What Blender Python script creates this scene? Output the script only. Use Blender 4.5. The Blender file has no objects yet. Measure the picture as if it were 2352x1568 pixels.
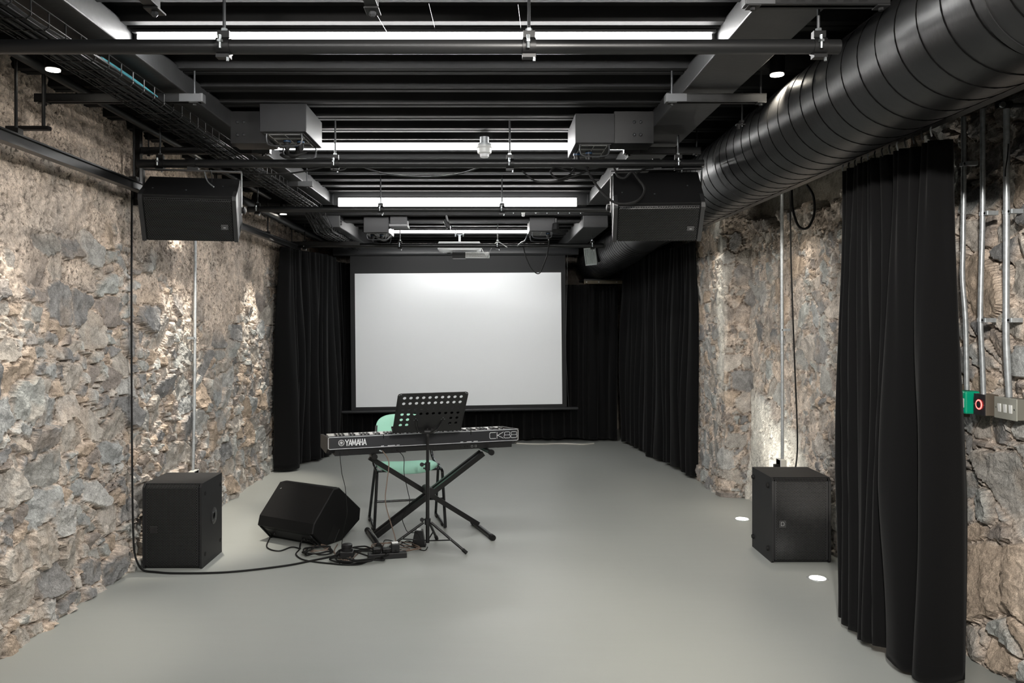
import bpy, math, random
import numpy as np
from mathutils import Vector, Matrix
random.seed(7)
C = bpy.context.scene.collection
PI = math.pi
CAMZ = 1.5
F = 1850.0; CX = 1120.0; CY = 738.0

def at(px, py, Y):
    """world point at depth Y for a measured image position"""
    return Vector(((px - CX) * Y / F, Y, CAMZ - (py - CY) * Y / F))

def ground(px, py):
    Y = CAMZ * F / (py - CY)
    return Vector(((px - CX) * Y / F, Y, 0.0))

# ------------------------------------------------------------------ materials
def mat(name, col, rough=0.5, metal=0.0, spec=0.5, bump=None, noise=None, sheen=0.0, emit=None, estr=0.0, alpha=None, trans=0.0):
    m = bpy.data.materials.new(name); m.use_nodes = True
    nt = m.node_tree; b = nt.nodes['Principled BSDF']
    b.inputs['Base Color'].default_value = (*col, 1)
    b.inputs['Roughness'].default_value = rough
    b.inputs['Metallic'].default_value = metal
    b.inputs['Specular IOR Level'].default_value = spec
    if sheen:
        b.inputs['Sheen Weight'].default_value = sheen
    if trans:
        b.inputs['Transmission Weight'].default_value = trans
    if emit:
        b.inputs['Emission Color'].default_value = (*emit, 1)
        b.inputs['Emission Strength'].default_value = estr
    tc = nt.nodes.new('ShaderNodeTexCoord')
    if noise:                                  # (scale, amount) mottling of the paint itself
        n = nt.nodes.new('ShaderNodeTexNoise'); n.inputs['Scale'].default_value = noise[0]; n.inputs['Detail'].default_value = 5
        r = nt.nodes.new('ShaderNodeMapRange'); r.inputs['To Min'].default_value = 1 - noise[1]; r.inputs['To Max'].default_value = 1 + noise[1]
        r.inputs['From Min'].default_value = .3; r.inputs['From Max'].default_value = .7
        mx = nt.nodes.new('ShaderNodeMix'); mx.data_type = 'RGBA'; mx.blend_type = 'MULTIPLY'; mx.inputs['Factor'].default_value = 1
        mx.inputs[6].default_value = (*col, 1)
        nt.links.new(tc.outputs['Object'], n.inputs['Vector']); nt.links.new(n.outputs['Fac'], r.inputs['Value'])
        nt.links.new(r.outputs['Result'], mx.inputs[7]); nt.links.new(mx.outputs[2], b.inputs['Base Color'])
    if bump:                                   # (scale, distance)
        n = nt.nodes.new('ShaderNodeTexNoise'); n.inputs['Scale'].default_value = bump[0]; n.inputs['Detail'].default_value = 3
        bp = nt.nodes.new('ShaderNodeBump'); bp.inputs['Distance'].default_value = bump[1]; bp.inputs['Strength'].default_value = 1
        nt.links.new(tc.outputs['Object'], n.inputs['Vector']); nt.links.new(n.outputs['Fac'], bp.inputs['Height'])
        nt.links.new(bp.outputs['Normal'], b.inputs['Normal'])
    return m

def emission(name, col, s):
    m = bpy.data.materials.new(name); m.use_nodes = True
    nt = m.node_tree; nt.nodes.remove(nt.nodes['Principled BSDF'])
    e = nt.nodes.new('ShaderNodeEmission'); e.inputs['Color'].default_value = (*col, 1); e.inputs['Strength'].default_value = s
    nt.links.new(e.outputs[0], nt.nodes['Material Output'].inputs['Surface'])
    return m

def grille_mat(name, metal_col, hole_col, pitch=0.0075, rad=0.34, axes='XZ'):
    """perforated steel: hexagonal pattern of round holes in object space"""
    m = bpy.data.materials.new(name); m.use_nodes = True
    nt = m.node_tree; b = nt.nodes['Principled BSDF']; N = nt.nodes; L = nt.links
    tc = N.new('ShaderNodeTexCoord'); sp = N.new('ShaderNodeSeparateXYZ'); L.new(tc.outputs['Object'], sp.inputs[0])
    def M(op, a, bb=None, c=None):
        n = N.new('ShaderNodeMath'); n.operation = op
        for i, v in enumerate((a, bb, c)):
            if v is None: continue
            if isinstance(v, (int, float)): n.inputs[i].default_value = v
            else: L.new(v, n.inputs[i])
        return n.outputs[0]
    u = M('DIVIDE', sp.outputs[axes[0]], pitch); v = M('DIVIDE', sp.outputs[axes[1]], pitch * math.sqrt(3))
    def cell(off):
        fu = M('SUBTRACT', M('FRACT', M('ADD', u, off + 100.0)), 0.5)
        fv = M('MULTIPLY', M('SUBTRACT', M('FRACT', M('ADD', v, off + 100.0)), 0.5), math.sqrt(3))
        return M('SQRT', M('ADD', M('MULTIPLY', fu, fu), M('MULTIPLY', fv, fv)))
    d = M('MINIMUM', cell(0.0), cell(0.5))
    k = N.new('ShaderNodeMapRange'); k.inputs['From Min'].default_value = rad - .06; k.inputs['From Max'].default_value = rad + .06
    L.new(d, k.inputs['Value'])
    mx = N.new('ShaderNodeMix'); mx.data_type = 'RGBA'
    mx.inputs[6].default_value = (*hole_col, 1); mx.inputs[7].default_value = (*metal_col, 1)
    L.new(k.outputs[0], mx.inputs['Factor']); L.new(mx.outputs[2], b.inputs['Base Color'])
    r = N.new('ShaderNodeMapRange'); r.inputs['To Min'].default_value = 1.0; r.inputs['To Max'].default_value = 0.38
    L.new(k.outputs[0], r.inputs['Value']); L.new(r.outputs[0], b.inputs['Roughness'])
    s = N.new('ShaderNodeMapRange'); s.inputs['To Min'].default_value = 0.0; s.inputs['To Max'].default_value = 0.6
    L.new(k.outputs[0], s.inputs['Value']); L.new(s.outputs[0], b.inputs['Specular IOR Level'])
    bp = N.new('ShaderNodeBump'); bp.inputs['Distance'].default_value = .0015; bp.inputs['Strength'].default_value = .6
    L.new(k.outputs[0], bp.inputs['Height']); L.new(bp.outputs['Normal'], b.inputs['Normal'])
    return m

M_deck = mat('deck_paint', (.0155, .0157, .0162), .62, spec=.12, noise=(3, .2), bump=(60, .0006))
M_beam = mat('beam_paint', (.024, .0247, .0258), .5, noise=(9, .22), bump=(40, .001))
M_pipe = mat('pipe_paint', (.009, .0092, .0095), .36, spec=.4)
M_black = mat('black_metal', (.006, .006, .0063), .45, spec=.35)
M_scap = mat('strut_cap_grey', (.055, .057, .06), .5)
M_strut = mat('strut_paint', (.011, .0112, .0116), .45, spec=.35)
M_duct = mat('duct_paint', (.0092, .0094, .0098), .38, spec=.4, noise=(5, .14), bump=(30, .0008))
M_seam = mat('duct_seam', (.0012, .0012, .0012), .9, spec=.05)
M_galv = mat('galvanised', (.50, .53, .55), .38, metal=.6, noise=(50, .18))
M_bolt = mat('zinc_bolt', (.30, .32, .33), .4, metal=1)
M_rod = mat('rod_steel', (.045, .047, .05), .4, metal=.6)
M_wood = mat('cabinet_paint', (.0048, .0049, .0052), .6, spec=.25, bump=(260, .0008))
M_side = mat('cabinet_side', (.013, .013, .014), .6, spec=.35, bump=(260, .0008))
M_grille = grille_mat('speaker_grille', (.026, .026, .027), (.0015, .0015, .0015), pitch=.0092)
M_grille_x = grille_mat('hung_speaker_grille', (.0078, .0078, .0081), (.0008, .0008, .0008), pitch=.0092, axes='XY')
M_rubber = mat('rubber', (.006, .006, .006), .7, spec=.3)
M_plastic = mat('black_plastic', (.009, .009, .010), .5, bump=(300, .0004))
M_cloth = mat('black_serge', (.0052, .0052, .0055), .95, spec=.1, sheen=.05, bump=(420, .0006))
M_screen = mat('screen_white', (.87, .895, .915), .85, spec=.1)
M_mask = mat('screen_mask', (.010, .0105, .0115), .7)
M_case = mat('screen_case', (.022, .023, .025), .45)
M_white = mat('white_plastic', (.72, .73, .72), .35)
M_offwhite = mat('projector_white', (.80, .82, .84), .4)
M_cream = mat('socket_plastic', (.60, .58, .52), .45)
M_mint = mat('mint_fabric', (.40, .74, .59), .85, spec=.2, bump=(500, .0008), sheen=.15)
M_chrome = mat('dark_chrome', (.06, .062, .065), .25, metal=.9)
M_kb = mat('keyboard_body', (.014, .015, .019), .5, bump=(500, .0003))
M_kbend = mat('keyboard_end', (.035, .030, .026), .45)
M_kbline = mat('keyboard_print', (.78, .80, .82), .5)
M_key = mat('white_keys', (.78, .77, .74), .25)
M_bkey = mat('black_keys', (.012, .012, .012), .3)
M_stand = mat('stand_black', (.007, .007, .0075), .32, spec=.5)
M_desk = mat('desk_black', (.009, .009, .0095), .5)
M_green = mat('call_green', (.0, .34, .19), .35)
M_grn2 = mat('call_green_label', (.02, .42, .26), .4)
M_blue = mat('blue_plastic', (.02, .06, .13), .4)
M_brown = mat('bronze_box', (.14, .115, .09), .35, metal=.3)
M_dface = mat('reader_face', (.030, .030, .034), .3, metal=.4, noise=(40, .4))
M_red = emission('red_glow', (1, .07, .06), 3.0)
M_grey = mat('switch_plate', (.33, .33, .29), .4, metal=.15)
M_copper = mat('copper_cable', (.15, .105, .08), .45)
M_led = emission('strip_diffuser', (1.0, .99, .97), 26.0)
M_ledc = emission('spot_lens', (1.0, .93, .80), 14.0)
M_up = emission('uplight_lens', (1.0, .98, .93), 9.0)
M_ring = mat('uplight_ring', (.62, .64, .64), .3, metal=.6)
M_glass = mat('smoked_plastic', (.05, .05, .05), .2)
M_clear = mat('camera_dome', (.75, .76, .78), .15, spec=.6)
M_board = mat('old_board', (.075, .062, .04), .8, noise=(20, .3))
M_label = mat('label_print', (.45, .46, .46), .6)
M_cyan = mat('cyan_sleeve', (.07, .28, .34), .45)

# floor
M_floor = bpy.data.materials.new('painted_floor'); M_floor.use_nodes = True
def _floor():
    nt = M_floor.node_tree; b = nt.nodes['Principled BSDF']; N = nt.nodes; L = nt.links
    tc = N.new('ShaderNodeTexCoord')
    n = N.new('ShaderNodeTexNoise'); n.inputs['Scale'].default_value = .9; n.inputs['Detail'].default_value = 6; n.inputs['Roughness'].default_value = .6
    mp = N.new('ShaderNodeMapping'); mp.inputs['Scale'].default_value = (1, .7, 1); L.new(tc.outputs['Object'], mp.inputs[0]); L.new(mp.outputs[0], n.inputs['Vector'])
    cr = N.new('ShaderNodeMix'); cr.data_type = 'RGBA'; cr.inputs[6].default_value = (.318, .333, .314, 1); cr.inputs[7].default_value = (.362, .376, .356, 1)
    L.new(n.outputs['Fac'], cr.inputs['Factor']); 
    n3 = N.new('ShaderNodeTexNoise'); n3.inputs['Scale'].default_value = 240; n3.inputs['Detail'].default_value = 2; L.new(tc.outputs['Object'], n3.inputs['Vector'])
    r3 = N.new('ShaderNodeMapRange'); r3.inputs['To Min'].default_value = .95; r3.inputs['To Max'].default_value = 1.05; L.new(n3.outputs['Fac'], r3.inputs['Value'])
    m3 = N.new('ShaderNodeMix'); m3.data_type = 'RGBA'; m3.blend_type = 'MULTIPLY'; m3.inputs['Factor'].default_value = 1
    L.new(cr.outputs[2], m3.inputs[6]); L.new(r3.outputs[0], m3.inputs[7]); L.new(m3.outputs[2], b.inputs['Base Color'])
    n2 = N.new('ShaderNodeTexNoise'); n2.inputs['Scale'].default_value = 2.2; n2.inputs['Detail'].default_value = 3
    mp2 = N.new('ShaderNodeMapping'); mp2.inputs['Scale'].default_value = (.35, 1.6, 1); L.new(tc.outputs['Object'], mp2.inputs[0]); L.new(mp2.outputs[0], n2.inputs['Vector'])
    bp = N.new('ShaderNodeBump'); bp.inputs['Distance'].default_value = .004; bp.inputs['Strength'].default_value = .7
    L.new(n2.outputs['Fac'], bp.inputs['Height']); L.new(bp.outputs['Normal'], b.inputs['Normal'])
    r = N.new('ShaderNodeMapRange'); r.inputs['To Min'].default_value = .30; r.inputs['To Max'].default_value = .48; L.new(n.outputs['Fac'], r.inputs['Value']); L.new(r.outputs[0], b.inputs['Roughness'])
    b.inputs['Specular IOR Level'].default_value = .42
_floor()

# stone: stone/mortar colours come from a mesh attribute laid out with the relief; fine grain from nodes
M_stone = bpy.data.materials.new('rubble_stone'); M_stone.use_nodes = True
def _stone():
    nt = M_stone.node_tree; b = nt.nodes['Principled BSDF']; N = nt.nodes; L = nt.links
    a = N.new('ShaderNodeAttribute'); a.attribute_name = 'stone_colour'
    mo = N.new('ShaderNodeAttribute'); mo.attribute_name = 'mortar'
    tc = N.new('ShaderNodeTexCoord')
    def noise(s, d=5, r=.6):
        n = N.new('ShaderNodeTexNoise'); n.inputs['Scale'].default_value = s; n.inputs['Detail'].default_value = d; n.inputs['Roughness'].default_value = r
        L.new(tc.outputs['Object'], n.inputs['Vector']); return n.outputs['Fac']
    def rng(x, f0, f1, t0, t1):
        r = N.new('ShaderNodeMapRange'); r.inputs['From Min'].default_value = f0; r.inputs['From Max'].default_value = f1; r.inputs['To Min'].default_value = t0; r.inputs['To Max'].default_value = t1
        L.new(x, r.inputs['Value']); return r.outputs[0]
    def M(op, x, y, z=None):
        m = N.new('ShaderNodeMath'); m.operation = op
        for k, v in enumerate((x, y, z)):
            if v is None: continue
            if isinstance(v, (int, float)): m.inputs[k].default_value = v
            else: L.new(v, m.inputs[k])
        return m.outputs[0]
    big = noise(16, 6, .62); pit_n = noise(58, 3, .55); grain = noise(300, 2, .5); mid = noise(90, 4, .65)
    pit = M('MULTIPLY', rng(pit_n, .56, .63, 0, 1), M('MULTIPLY', rng(mo.outputs['Fac'], 0, 1, .25, 1), rng(noise(4.5, 3, .5), .36, .60, .15, 1)))           # small dark holes, mostly in the mortar
    pitc = M('MULTIPLY_ADD', pit, -.62, 1.0)
    tone = M('MULTIPLY', rng(big, .32, .68, .72, 1.26), rng(mid, .3, .7, .78, 1.22))
    tone = M('MULTIPLY', M('MULTIPLY', tone, rng(grain, .38, .62, .76, 1.22)), pitc)
    mx = N.new('ShaderNodeMix'); mx.data_type = 'RGBA'; mx.blend_type = 'MULTIPLY'; mx.inputs['Factor'].default_value = 1
    L.new(a.outputs['Color'], mx.inputs[6]); L.new(tone, mx.inputs[7]); L.new(mx.outputs[2], b.inputs['Base Color'])
    h = M('MULTIPLY_ADD', mid, .30, M('MULTIPLY_ADD', grain, .05, big)); h = M('MULTIPLY_ADD', pit, -.30, h)
    bp = N.new('ShaderNodeBump'); bp.inputs['Distance'].default_value = .014; bp.inputs['Strength'].default_value = .8
    L.new(h, bp.inputs['Height']); L.new(bp.outputs['Normal'], b.inputs['Normal'])
    b.inputs['Roughness'].default_value = .9; b.inputs['Specular IOR Level'].default_value = .2
_stone()

# ------------------------------------------------------------------ mesh builder
class MB:
    def __init__(s): s.v = []; s.f = []
    def add(s, vs, fs):
        o = len(s.v); s.v += [tuple(x) for x in vs]; s.f += [tuple(i + o for i in f) for f in fs]; return s
    def box(s, x0, x1, y0, y1, z0, z1, mtx=None, bev=0.0):
        if bev > 0:
            return s.bevbox(x0, x1, y0, y1, z0, z1, bev, mtx)
        vs = [Vector(p) for p in ((x0,y0,z0),(x1,y0,z0),(x1,y1,z0),(x0,y1,z0),(x0,y0,z1),(x1,y0,z1),(x1,y1,z1),(x0,y1,z1))]
        if mtx: vs = [mtx @ p for p in vs]
        return s.add(vs, [(0,3,2,1),(4,5,6,7),(0,1,5,4),(1,2,6,5),(2,3,7,6),(3,0,4,7)])
    def bevbox(s, x0, x1, y0, y1, z0, z1, b, mtx=None):
        import bmesh
        bm = bmesh.new(); bmesh.ops.create_cube(bm, size=1)
        for v in bm.verts:
            v.co = Vector(((x0+x1)/2 + v.co.x*(x1-x0), (y0+y1)/2 + v.co.y*(y1-y0), (z0+z1)/2 + v.co.z*(z1-z0)))
        bmesh.ops.bevel(bm, geom=bm.edges[:], offset=b, segments=2, profile=.5, affect='EDGES')
        bm.verts.index_update()
        vs = [v.co.copy() for v in bm.verts]; fs = [tuple(v.index for v in f.verts) for f in bm.faces]; bm.free()
        if mtx: vs = [mtx @ p for p in vs]
        return s.add(vs, fs)
    def prism(s, pts, a, b, fn, caps=True):
        """closed outline pts (2-D) swept between parameters a and b by fn(p, t) -> Vector"""
        n = len(pts); vs = [fn(p, a) for p in pts] + [fn(p, b) for p in pts]
        fs = [(i, (i+1) % n, n + (i+1) % n, n + i) for i in range(n)]
        if caps: fs += [tuple(range(n))[::-1], tuple(range(n, 2*n))]
        return s.add(vs, fs)
    def tube(s, pts, r, n=8, smooth=0, closed=False):
        pts = [Vector(p) for p in pts]
        if smooth: pts = catmull(pts, smooth, closed)
        rr = r if isinstance(r, (list, tuple)) else [r] * len(pts)
        if len(rr) != len(pts): rr = [rr[0] + (rr[-1]-rr[0]) * i / (len(pts)-1) for i in range(len(pts))]
        N = len(pts); vs = []; prev = None
        for i, p in enumerate(pts):
            if closed: t = pts[(i+1) % N] - pts[i-1]
            else: t = pts[min(i+1, N-1)] - pts[max(i-1, 0)]
            t = t.normalized() if t.length > 1e-9 else Vector((0,0,1))
            if prev is None:
                a = t.orthogonal().normalized()
            else:
                a = prev - t * prev.dot(t); a = a.normalized() if a.length > 1e-6 else t.orthogonal().normalized()
            prev = a; bb = t.cross(a)
            for k in range(n):
                th = 2*PI*k/n; vs.append(p + (a*math.cos(th) + bb*math.sin(th)) * rr[i])
        fs = []
        for i in range(N if closed else N-1):
            j = (i+1) % N
            for k in range(n): fs.append((i*n+k, i*n+(k+1)%n, j*n+(k+1)%n, j*n+k))
        if not closed: fs += [tuple(range(n))[::-1], tuple(range((N-1)*n, N*n))]
        return s.add(vs, fs)
    def lathe(s, prof, c=(0,0,0), axis='Z', n=24, mtx=None):
        vs = []; c = Vector(c)
        for r, h in prof:
            for k in range(n):
                th = 2*PI*k/n; q = (r*math.cos(th), r*math.sin(th), h)
                q = {'Z': q, 'Y': (q[0], q[2], q[1]), 'X': (q[2], q[0], q[1])}[axis]
                p = c + Vector(q)
                vs.append(mtx @ p if mtx else p)
        fs = []
        for i in range(len(prof)-1):
            for k in range(n): fs.append((i*n+k, i*n+(k+1)%n, (i+1)*n+(k+1)%n, (i+1)*n+k))
        fs += [tuple(range(n))[::-1], tuple(range((len(prof)-1)*n, len(prof)*n))]
        return s.add(vs, fs)
    def build(s, name, m, parent=None, smooth=False, origin=None, rot=None):
        me = bpy.data.meshes.new(name)
        vs = s.v
        if origin is not None:
            inv = (Matrix.Translation(Vector(origin)) @ (rot.to_4x4() if rot else Matrix.Identity(4))).inverted()
            vs = [inv @ Vector(p) for p in s.v]
        me.from_pydata(vs, [], s.f); me.update()
        import bmesh
        bm = bmesh.new(); bm.from_mesh(me); bmesh.ops.recalc_face_normals(bm, faces=bm.faces[:]); bm.to_mesh(me); bm.free()
        me.materials.append(m)
        if smooth:
            me.polygons.foreach_set('use_smooth', [True]*len(me.polygons))
            me.set_sharp_from_angle(angle=math.radians(38))
        o = bpy.data.objects.new(name, me); C.objects.link(o)
        if origin is not None:
            o.matrix_world = Matrix.Translation(Vector(origin)) @ (rot.to_4x4() if rot else Matrix.Identity(4))
        if parent:
            o.parent = parent
            if origin is None and parent.type == 'EMPTY':
                o.matrix_parent_inverse = parent_world(parent).inverted()
            elif origin is not None:
                o.matrix_parent_inverse = parent_world(parent).inverted()
            else:
                o.matrix_parent_inverse = parent_world(parent).inverted()
        return o

def parent_world(p):
    m = p.matrix_basis.copy()
    q = p
    while q.parent:
        m = q.parent.matrix_basis @ q.matrix_parent_inverse @ m; q = q.parent
    return m

def catmull(pts, k, closed=False):
    out = []; n = len(pts)
    rng = range(n) if closed else range(n-1)
    for i in rng:
        if closed: p0, p1, p2, p3 = pts[i-1], pts[i], pts[(i+1)%n], pts[(i+2)%n]
        else: p0, p1, p2, p3 = pts[max(i-1,0)], pts[i], pts[i+1], pts[min(i+2,n-1)]
        for j in range(k):
            t = j/k
            out.append(.5*((2*p1) + (-p0+p2)*t + (2*p0-5*p1+4*p2-p3)*t*t + (-p0+3*p1-3*p2+p3)*t**3))
    if not closed: out.append(pts[-1])
    return out

LINKED = []
def tag(o, label, cat, group=None, kind=None):
    o['label'] = label; o['category'] = cat
    if group: o['group'] = group
    if kind: o['kind'] = kind
    return o
def thing(name, label, cat, loc=(0,0,0), rotz=0.0, group=None):
    o = bpy.data.objects.new(name, None); C.objects.link(o); o.empty_display_size = .1
    o.location = loc; o.rotation_euler = (0, 0, rotz)
    o.matrix_basis = Matrix.Translation(Vector(loc)) @ Matrix.Rotation(rotz, 4, 'Z')
    return tag(o, label, cat, group)
def struct(o):
    o['kind'] = 'structure'; return o
def copy_tree(o, parent=None):
    c = o.copy(); C.objects.link(c); c.parent = parent
    if parent is not None: c.matrix_parent_inverse = o.matrix_parent_inverse.copy()
    for ch in [x for x in bpy.data.objects if x.parent == o]: copy_tree(ch, c)
    return c

# ------------------------------------------------------------------ numpy noise for the masonry
def _hash(ix, iy, seed):
    h = (ix.astype(np.int64) * 374761393 + iy.astype(np.int64) * 668265263 + seed * 1442695041) & 0xffffffff
    h = ((h ^ (h >> 13)) * 1274126177) & 0xffffffff
    h = ((h ^ (h >> 16)) * 2246822519) & 0xffffffff
    return ((h ^ (h >> 15)) & 0xffffff) / float(0xffffff)
def vnoise(x, y, seed):
    ix = np.floor(x); iy = np.floor(y); fx = x-ix; fy = y-iy
    fx = fx*fx*(3-2*fx); fy = fy*fy*(3-2*fy)
    a = _hash(ix, iy, seed); b = _hash(ix+1, iy, seed); c = _hash(ix, iy+1, seed); d = _hash(ix+1, iy+1, seed)
    return (a*(1-fx)+b*fx)*(1-fy) + (c*(1-fx)+d*fx)*fy
def fbm(x, y, seed, o=4, g=.5):
    s = 0; a = 1; t = 0
    for i in range(o):
        s = s + a*vnoise(x*2**i, y*2**i, seed+i*17); t += a; a *= g
    return s/t
def worley(x, y, seed, jit=.85):
    ix = np.floor(x); iy = np.floor(y)
    f1 = np.full(x.shape, 9.); f2 = np.full(x.shape, 9.); idx = np.zeros(x.shape); idy = np.zeros(x.shape); cx = np.zeros(x.shape); cy = np.zeros(x.shape)
    for dx in (-1, 0, 1):
        for dy in (-1, 0, 1):
            gx = ix+dx; gy = iy+dy
            px = gx+.5+(_hash(gx, gy, seed)-.5)*jit; py = gy+.5+(_hash(gx, gy, seed+5)-.5)*jit
            d = np.maximum(np.abs(x-px), np.abs(y-py))*.45 + np.sqrt((x-px)**2+(y-py)**2)*.62
            m = d < f1
            f2 = np.where(m, f1, np.minimum(f2, d))
            idx = np.where(m, gx, idx); idy = np.where(m, gy, idy); cx = np.where(m, px, cx); cy = np.where(m, py, cy)
            f1 = np.where(m, d, f1)
    return f1, f2, idx, idy, cx, cy
def sstep(a, b, x):
    t = np.clip((x-a)/(b-a), 0, 1); return t*t*(3-2*t)

STONES = np.array([(.36,.335,.30),(.30,.295,.275),(.38,.345,.30),(.23,.225,.22),(.31,.32,.315),(.44,.395,.345),(.26,.225,.20),(.40,.395,.375),(.42,.325,.24),(.20,.20,.20),(.36,.37,.35)])
def masonry(s, z, seed, cover, cw=.20, ch=.14):
    """relief in metres and base colour for rubble walling; cover 0..1 = how far mortar hides the stones"""
    wx = s + (fbm(s*4, z*4, seed+1)-.5)*.12 + (fbm(s*16, z*16, seed+2)-.5)*.045
    wz = z + (fbm(s*4, z*4, seed+3)-.5)*.10 + (fbm(s*16, z*16, seed+4)-.5)*.04
    F1, F2, ia, ib, cx, cy = worley(wx/cw, wz/ch, seed)
    f1, f2, ja, jb, dx, dy = worley(wx/(cw*.42), wz/(ch*.48), seed+31)
    big = _hash(ia, ib, seed+9) > .42
    edge = np.where(big, (F2-F1)*1.0, np.minimum((f2-f1)*.45, (F2-F1)*1.2))
    rid = np.where(big, _hash(ia, ib, seed+11), _hash(ja, jb, seed+12))
    rid2 = np.where(big, _hash(ia, ib, seed+13), _hash(ja, jb, seed+14))
    gx = np.where(big, _hash(ia, ib, seed+15), _hash(ja, jb, seed+16))-.5
    gy = np.where(big, _hash(ia, ib, seed+17), _hash(ja, jb, seed+18))-.5
    ox = np.where(big, (wx/cw-cx)*cw, (wx/(cw*.42)-dx)*cw*.42); oy = np.where(big, (wz/ch-cy)*ch, (wz/(ch*.48)-dy)*ch*.48)
    isl = sstep(.02, .10, edge)
    hid = sstep(.35, .75, cover + (rid2-.5)*.55 + (fbm(s*2.3, z*2.3, seed+21)-.5)*.5)      # this stone rendered over?
    isl = isl*(1-hid)
    stoneh = .012 + .026*rid + ox*gx*.55 + oy*gy*.55 + (fbm(s*22, z*22, seed+6, 4, .6)-.5)*.022 - np.abs(fbm(s*9+gx*20, z*9, seed+8)-.5)*.05
    mort = (fbm(s*26, z*26, seed+7, 4, .62)-.5)*.030 + (fbm(s*5, z*5, seed+22)-.5)*.03 + hid*.012
    pits = sstep(.62, .72, fbm(s*34, z*34, seed+23, 3, .6))*.012
    rel = isl*stoneh + (1-isl)*mort - (1-isl)*pits
    rel = rel + (fbm(s*1.1, z*1.1, seed+24, 2)-.5)*.05
    ci = (rid*len(STONES)).astype(int) % len(STONES)
    col = STONES[ci] * (.8+.5*fbm(s*14, z*14, seed+25))[..., None]
    ochre = sstep(.60, .72, fbm(s*6, z*6, seed+26))[..., None]*.32
    col = col*(1-ochre) + np.array((.47,.35,.25))*ochre
    mc = np.array((.66,.535,.43))*(.72+.55*fbm(s*10, z*10, seed+27))[..., None]
    dark = sstep(.56, .70, fbm(s*3.1, z*3.1, seed+28))[..., None]*.4
    mc = mc*(1-dark) + np.array((.31,.28,.25))*dark
    mc = mc*(1-(pits/.012*.45)[..., None])
    k = isl[..., None]
    crev = (1-sstep(.0, .04, edge))*(1-hid)*.012
    out = col*k + mc*(1-k)
    lum = out.mean(-1, keepdims=True); out = lum + (out-lum)*.80
    return rel*1.2-crev, .99*out*(1-.55*(1-sstep(.0, .035, edge))*(1-hid))[..., None], 1-isl  # crevice shade painted into the colour along the stone edges

def wall_mesh(name, path, side, seed, cover_fn, z0=0., z1=2.75, step=.013, patch=None, cw=.2, ch=.14, amp=1.):
    """path = plan polyline (x, y, step); relief pushes towards the room (side = +1 / -1 in x)"""
    ss = [0.]; P = []
    for (a, b) in zip(path[:-1], path[1:]):
        L = math.hypot(b[0]-a[0], b[1]-a[1]); n = max(1, int(L/a[2]))
        for i in range(n): P.append((a[0]+(b[0]-a[0])*i/n, a[1]+(b[1]-a[1])*i/n))
    P.append(path[-1][:2]); P = np.array(P)
    Sg = np.concatenate([[0], np.cumsum(np.hypot(*(P[1:]-P[:-1]).T))])
    T = np.zeros_like(P); T[1:-1] = P[2:]-P[:-2]; T[0] = P[1]-P[0]; T[-1] = P[-1]-P[-2]
    for _ in range(3):
        T[1:-1] = (T[:-2]+T[1:-1]*2+T[2:])/4
    T /= np.linalg.norm(T, axis=1)[:, None]
    Nn = np.stack([T[:,1], -T[:,0]], 1)*side        # +1: to +x when walking +y
    zs = np.arange(z0, z1+step*.5, step)
    S, Z = np.meshgrid(Sg, zs, indexing='ij')
    X = np.repeat(P[:,0][:,None], len(zs), 1); Y = np.repeat(P[:,1][:,None], len(zs), 1)
    cov = cover_fn(Y, Z)
    rel, col, mo = masonry(S, Z, seed, cov, cw, ch); rel = rel*amp
    if patch: rel, col = patch(X, Y, Z, S, rel, col)
    V = np.stack([X + Nn[:,0][:,None]*rel, Y + Nn[:,1][:,None]*rel, Z], -1).reshape(-1, 3)
    ni, nj = S.shape
    I, J = np.meshgrid(np.arange(ni-1), np.arange(nj-1), indexing='ij')
    q = (I*nj+J).ravel()
    fc = np.stack([q, q+nj, q+nj+1, q+1], 1) if side < 0 else np.stack([q, q+1, q+nj+1, q+nj], 1)
    if side > 0: fc = fc[:, ::-1]
    if side < 0: fc = fc[:, ::-1]
    me = bpy.data.meshes.new(name)
    me.vertices.add(len(V)); me.vertices.foreach_set('co', V.ravel())
    me.loops.add(fc.size); me.loops.foreach_set('vertex_index', fc.ravel())
    me.polygons.add(len(fc)); me.polygons.foreach_set('loop_start', np.arange(len(fc))*4); me.polygons.foreach_set('loop_total', np.full(len(fc), 4))
    me.update(calc_edges=True); me.validate()
    at_ = me.color_attributes.new('stone_colour', 'FLOAT_COLOR', 'POINT')
    cc = np.ones((len(V), 4)); cc[:, :3] = np.clip(col.reshape(-1, 3), 0, 1); at_.data.foreach_set('color', cc.ravel())
    ma = me.attributes.new('mortar', 'FLOAT', 'POINT'); ma.data.foreach_set('value', mo.ravel())
    me.polygons.foreach_set('use_smooth', np.zeros(len(fc), bool))
    me.materials.append(M_stone)
    o = bpy.data.objects.new(name, me); C.objects.link(o)
    return struct(o)

# ================================================================== THE SETTING
DECK = CAMZ + 1.16; DECK2 = CAMZ + 1.02; YSTEP = 7.42; YB = 11.2; YF = -3.0
m = MB(); m.box(-2.6, 2.6, YF-.1, YB+.2, -.12, 0); struct(m.build('floor', M_floor))

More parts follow.
